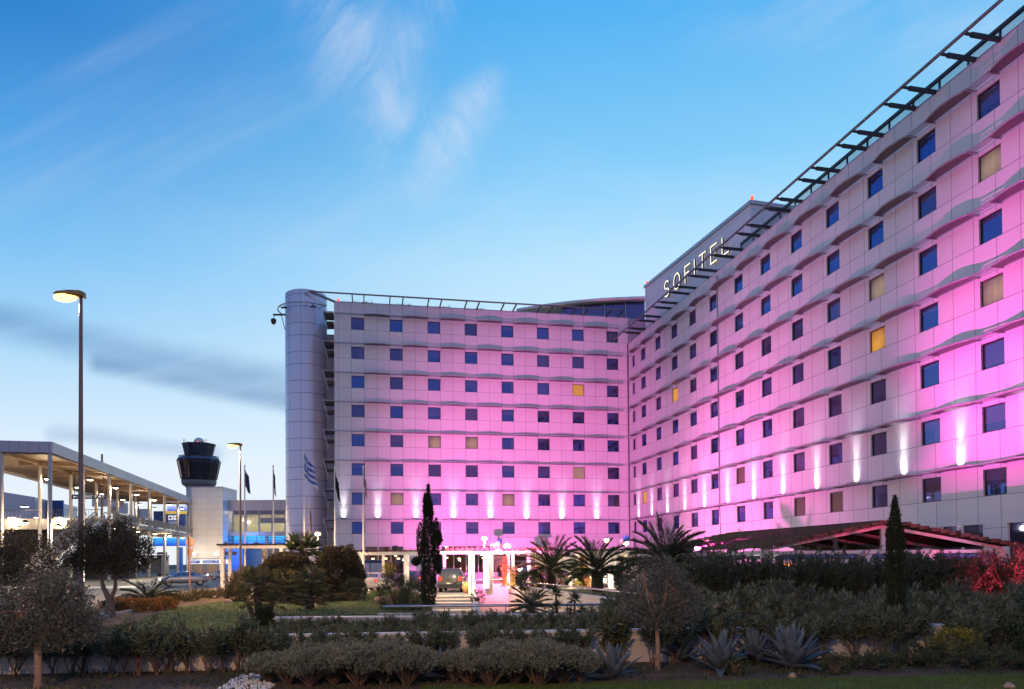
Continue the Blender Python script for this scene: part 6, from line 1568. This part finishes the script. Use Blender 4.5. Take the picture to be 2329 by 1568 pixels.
def fanpalm(label, x, Y, crowns, mat=ML_fan):
    t = thing('fan_palm', label, 'palm', foot(x, Y)); lm, m2 = LM(), MB()
    for (hx, hz, r, nf) in crowns:
        mb = MB(); z = np.linspace(0, max(hz, .15), 9); tr = r * .17
        m2.tube([(hx * q, 0, zz) for q, zz in zip(np.linspace(.6, 1, 9), z)], [tr * (1.1 if i % 2 else .92) for i in range(9)], 10)
        for i in range(nf):
            a = i * 2.39996 + U(-.2, .2); el = -.35 + 1.75 * i / (nf - 1) + U(-.12, .12); d = np.array([math.cos(a) * math.cos(el), math.sin(a) * math.cos(el), math.sin(el)])
            pl_ = r * U(.48, .6); c = np.array([hx, 0, hz]) + d * pl_; mb.tube([(hx, 0, hz), Vector(c)], [.014, .009], 4)
            sd = unit(np.cross(d, [0, 0, 1.0]) if abs(d[2]) < .97 else np.array([1, 0, 0])); up_ = np.cross(sd, d); n = 22
            th = np.linspace(-1.75, 1.75, n); dd = d * np.cos(th)[:, None] + sd * np.sin(th)[:, None] + up_ * .22 * np.abs(np.sin(th))[:, None] - np.array([0, 0, .10])
            lm.add(np.repeat(c[None], n, 0), dd, r * .62 * (1 - .25 * np.abs(th) / 1.75), r * .042, up_)
        local(mb, 'leaf_stalk', M_twig, t)
    lm.obj('fan_leaf', mat, t, .55); local(m2, 'trunk', M_palmtrunk, t)
zt = lambda x, y, Y: at(x, y, Y).z
fanpalm('tall dark fan palm rising behind the domed bushes', 688, 49, [(0, zt(688, 1258, 49), 1.45, 44), (-.3, zt(690, 1285, 49), 1.1, 24)], ML_palm)
fanpalm('front fan palm with brown trunk on the lawn, nearest of the group', 598, 28.3, [(-.22, zt(582, 1338, 28.3), .85, 34), (.35, zt(640, 1372, 28.3), .6, 22), (-.55, zt(565, 1375, 28.3), .5, 16)])
fanpalm('fan palm in the middle of the group before the left domed bush', 648, 42, [(0, zt(648, 1330, 42), .95, 30), (.1, zt(650, 1352, 42), .8, 20)])
fanpalm('bright bushy fan palm on the right of the group, on the lawn', 704, 35, [(.05, zt(706, 1332, 35), .95, 34), (-.05, zt(700, 1366, 35), .85, 34)])
# --- climbers on the pergola posts
def climber(label, x, Y, z0, z1, r, n, mat):
    t = thing('climbing_plant', label, 'climbing plant', foot(x, Y, 0)); lm = LM()
    z = U(z0, z1, n); a = U(0, 6.28, n); rr = r * U(.3, 1, n) * (.6 + .4 * np.sin(z * 4 + 1))
    lm.add(np.stack([np.cos(a) * rr, np.sin(a) * rr - .1, z], 1), rng.normal(size=(n, 3)) + np.array([0, -.3, 0]), .15 * U(.7, 1.2, n), .09); lm.obj('foliage', mat, t)
    mb = MB(); mb.tube([(0, 0, 0), (.05, -.05, (z0 + z1) / 2), (0, 0, z1)], [.02, .015, .006], 5); local(mb, 'stem', M_twig, t)
climber('yellow green climber on the double white post', 1072, 50.3, .7, 2.5, .28, 420, ML_yel)
climber('bright green climber beside the white saloon', 884, 59.4, .1, 2.2, .6, 800, ML_yel)
climber('orange climber right of the potted olive', 1148, 59.4, .2, 2.6, .42, 700, ML_ora)
climber('yellow green climber on the post right of the orange one', 1166, 59.4, .2, 1.8, .42, 500, ML_yel)
climber('orange and green climber behind the first palm', 1228, 59.5, .2, 1.9, .75, 800, ML_ora)
climber('golden climber between the two palms', 1318, 59.5, .1, 1.7, .62, 800, ML_yel)
climber('golden climber left of the middle palm trunk', 1336, 59.4, .1, 1.5, .5, 600, ML_ora)
climber('green climber on the left pergola post', 603, 63.4, .2, 3.3, .35, 500, ML_yel)
climber('dark green climber at the foot of the flagpole with the blue flag', 556, 58, .1, 2.0, .6, 900, ML_bush)
for x, lb_ in ((1080, 'steps'),):
    bush('round_bush', 'twiggy little bush on the white side wall of the steps', 'bush', 1085, 39, (.35, .4, .4), .3, 600, (.09, .03), ML_weed, .2)
# --- plants on the hotel roof
for i, (s, lb_) in enumerate(((.9, 'at the left end of the roof edge'), (5.0, 'over the second window column'), (9.1, 'over the third window column'), (13.0, 'over the fourth window column'))):
    t = thing('roof_plant', 'wispy plant on the parapet ' + lb_, 'plant', W('L', s, -.3, TOPL - .1)); lm = LM(); n = 260
    p = np.stack([U(-1.3, 1.3, n), U(-.2, .2, n), U(0, .15, n)], 1); lm.add(p, rng.normal(size=(n, 3)) * .6 + np.array([0, 0, .9]), U(.15, .42, n), .035); lm.obj('foliage', ML_bush, t)
# --- stones, grass, ground cover
mb = MB()
for i in range(330):
    a, b = U(0, 1), U(0, 1); p = ground(490 + 108 * a + 25 * b, 1578 - 42 * b * (1 - abs(2 * a - 1) ** 2 * .6))
    r = U(.022, .05); mb.ball((p.x, p.y, r * .5), r, 8, 5, (U(.8, 1.5), U(.8, 1.3), U(.55, .85)))
tag(mb.build('pebbles', M_pebble), 'pile of white pebbles at the bottom edge, left of the grey shrubs', 'pebbles', kind='stuff')
for x, y, r, lb_ in ((869, 1372, .34, 'larger pinkish rock at the foot of the feathery bush'), (896, 1377, .22, 'smaller pale rock right of the larger one'), (907, 1348, .3, 'grey rock behind the feathery bush'), (520, 1372, .2, 'reddish rock beside the round shrub on the lawn'), (1802, 1541, .07, 'small pale rock at the lawn edge under the rightmost agave'), (2345 - 50, 1566, .08, 'small pale rock at the bottom right of the lawn')):
    p = ground(x, y); mb = MB(); mb.ball((0, 0, r * .35), r, 12, 8, (1.3, .9, .75))
    for v in mb.v: v *= 1 + .14 * math.sin(v.x * 9 / r * .3 + v.z * 17) + .08 * math.sin(v.y * 21 / r * .3)
    o = mb.build('rock', M_rock); o.location = p; tag(o, lb_, 'rock', 'garden rocks')
def inside(poly, x, y):
    c = np.zeros(len(x), bool); n = len(poly)
    for i in range(n):
        (xa, ya), (xb, yb) = poly[i], poly[i - 1]
        c ^= ((ya > y) != (yb > y)) & (x < (xb - xa) * (y - ya) / (yb - ya + 1e-12) + xa)
    return c
def grass(poly, n, h, w, name='grass'):
    P = np.array(poly); x = U(P[:, 0].min(), P[:, 0].max(), n); y = U(P[:, 1].min(), P[:, 1].max(), n); k = inside(poly, x, y)
    k &= (np.sin(x * 3.1) + np.sin(y * 4.3 + x) + rng.normal(size=n)) > -1.8
    x, y = x[k], y[k]; m = len(x); lm = LM(); lm.add(np.stack([x, y, np.zeros(m)], 1), rng.normal(size=(m, 3)) * .38 + np.array([0, 0, 1]), h * U(.5, 1.3, m), w); o = lm.obj(name, ML_grass); o['kind'] = 'stuff'; o['label'] = 'short grass of the lawn'; return o
LAWNF = [(-1.6, 11.4), (-1.6, 13.15), (.4, 13.05), (2.4, 13.4), (5, 13.55), (9, 13.95), (10.6, 14.0), (10.6, 11.4)]
grass(LAWNF, 60000, .055, .007)['label'] = 'short green grass along the bottom right edge'
grass(LAWN1, 60000, .07, .016)['label'] = 'short grass of the left lawn around the fan palms'
n = 26000; x = U(-10.5, 12, n); y = U(12.6, 17.2, n); k = (np.sin(x * 2.3 + y) + np.sin(y * 3.7 - x * 1.3) + rng.normal(size=n) * .8 > .25) & ~inside(LAWNF, x, y)
x, y = x[k], y[k]; lm = LM(); m = len(x); lm.add(np.stack([x, y, np.zeros(m)], 1), rng.normal(size=(m, 3)) * .7 + np.array([0, 0, .8]), U(.04, .16, m), U(.012, .03, m)); o = lm.obj('ground_cover', ML_weed); tag(o, 'weeds and small ground cover between the foreground shrubs', 'ground cover', kind='stuff')
n = 30000; x = U(-14, 16, n); y = U(17.2, 30.4, n); k = ~inside(LAWN1, x, y) & ~inside(hole, x, y)
x, y = x[k], y[k]; lm = LM(); m = len(x); lm.add(np.stack([x, y, np.zeros(m)], 1), rng.normal(size=(m, 3)) * .7 + np.array([0, 0, .8]), U(.06, .30, m), U(.02, .05, m)); o = lm.obj('ground_cover', ML_weed); tag(o, 'low ground cover behind the white wall', 'ground cover', kind='stuff')
# ---------------------------------------------------------------- coloured floodlights on the building
PINK = (1.0, .13, .60)
lamp('pink_flood_beam', 'SPOT', (-3.2, 50.0, 3.3), 56000, PINK, W('L', 19.5, 0, 10.5), .06, 78, 1.0)
lamp('pink_flood_beam', 'SPOT', DR1 + dr1 * .5, 32000, PINK, W('R', 25, 0, 9.2), .06, 84, 1.0)
lamp('magenta_flood_beam', 'SPOT', (8.6, 36.0, 2.72), 30000, (1.0, .07, .60), W('R', 53, 0, 11), .06, 80, 1.0)
lamp('red_flood_beam', 'SPOT', (17.8, 22.4, 1.95), 3600, (1.0, .05, .17), (16.7, 26.0, 1.45), .06, 62, 1.0)
lamp('red_flood_beam', 'POINT', (20.9, 28.4, 2.75), 60, (1.0, .04, .14), size=.08)
lamp('pink_gable_beam', 'SPOT', (19.9, 28.4, 1.9), 260, (1.0, .30, .68), (17.0, 30.4, 2.8), .06, 90, 1.0)
street_lamp('street lamp behind the camera, whose orange glow falls on the foreground', 1164.5, -7, 10.5, 0).location = (-4.5, -7, 0)
lamp('street_lamp_light', 'SPOT', (-5.0, -7, 10.2), 12000, (1, .58, .28), (-3.5, 8, 0), .15, 150, .5)
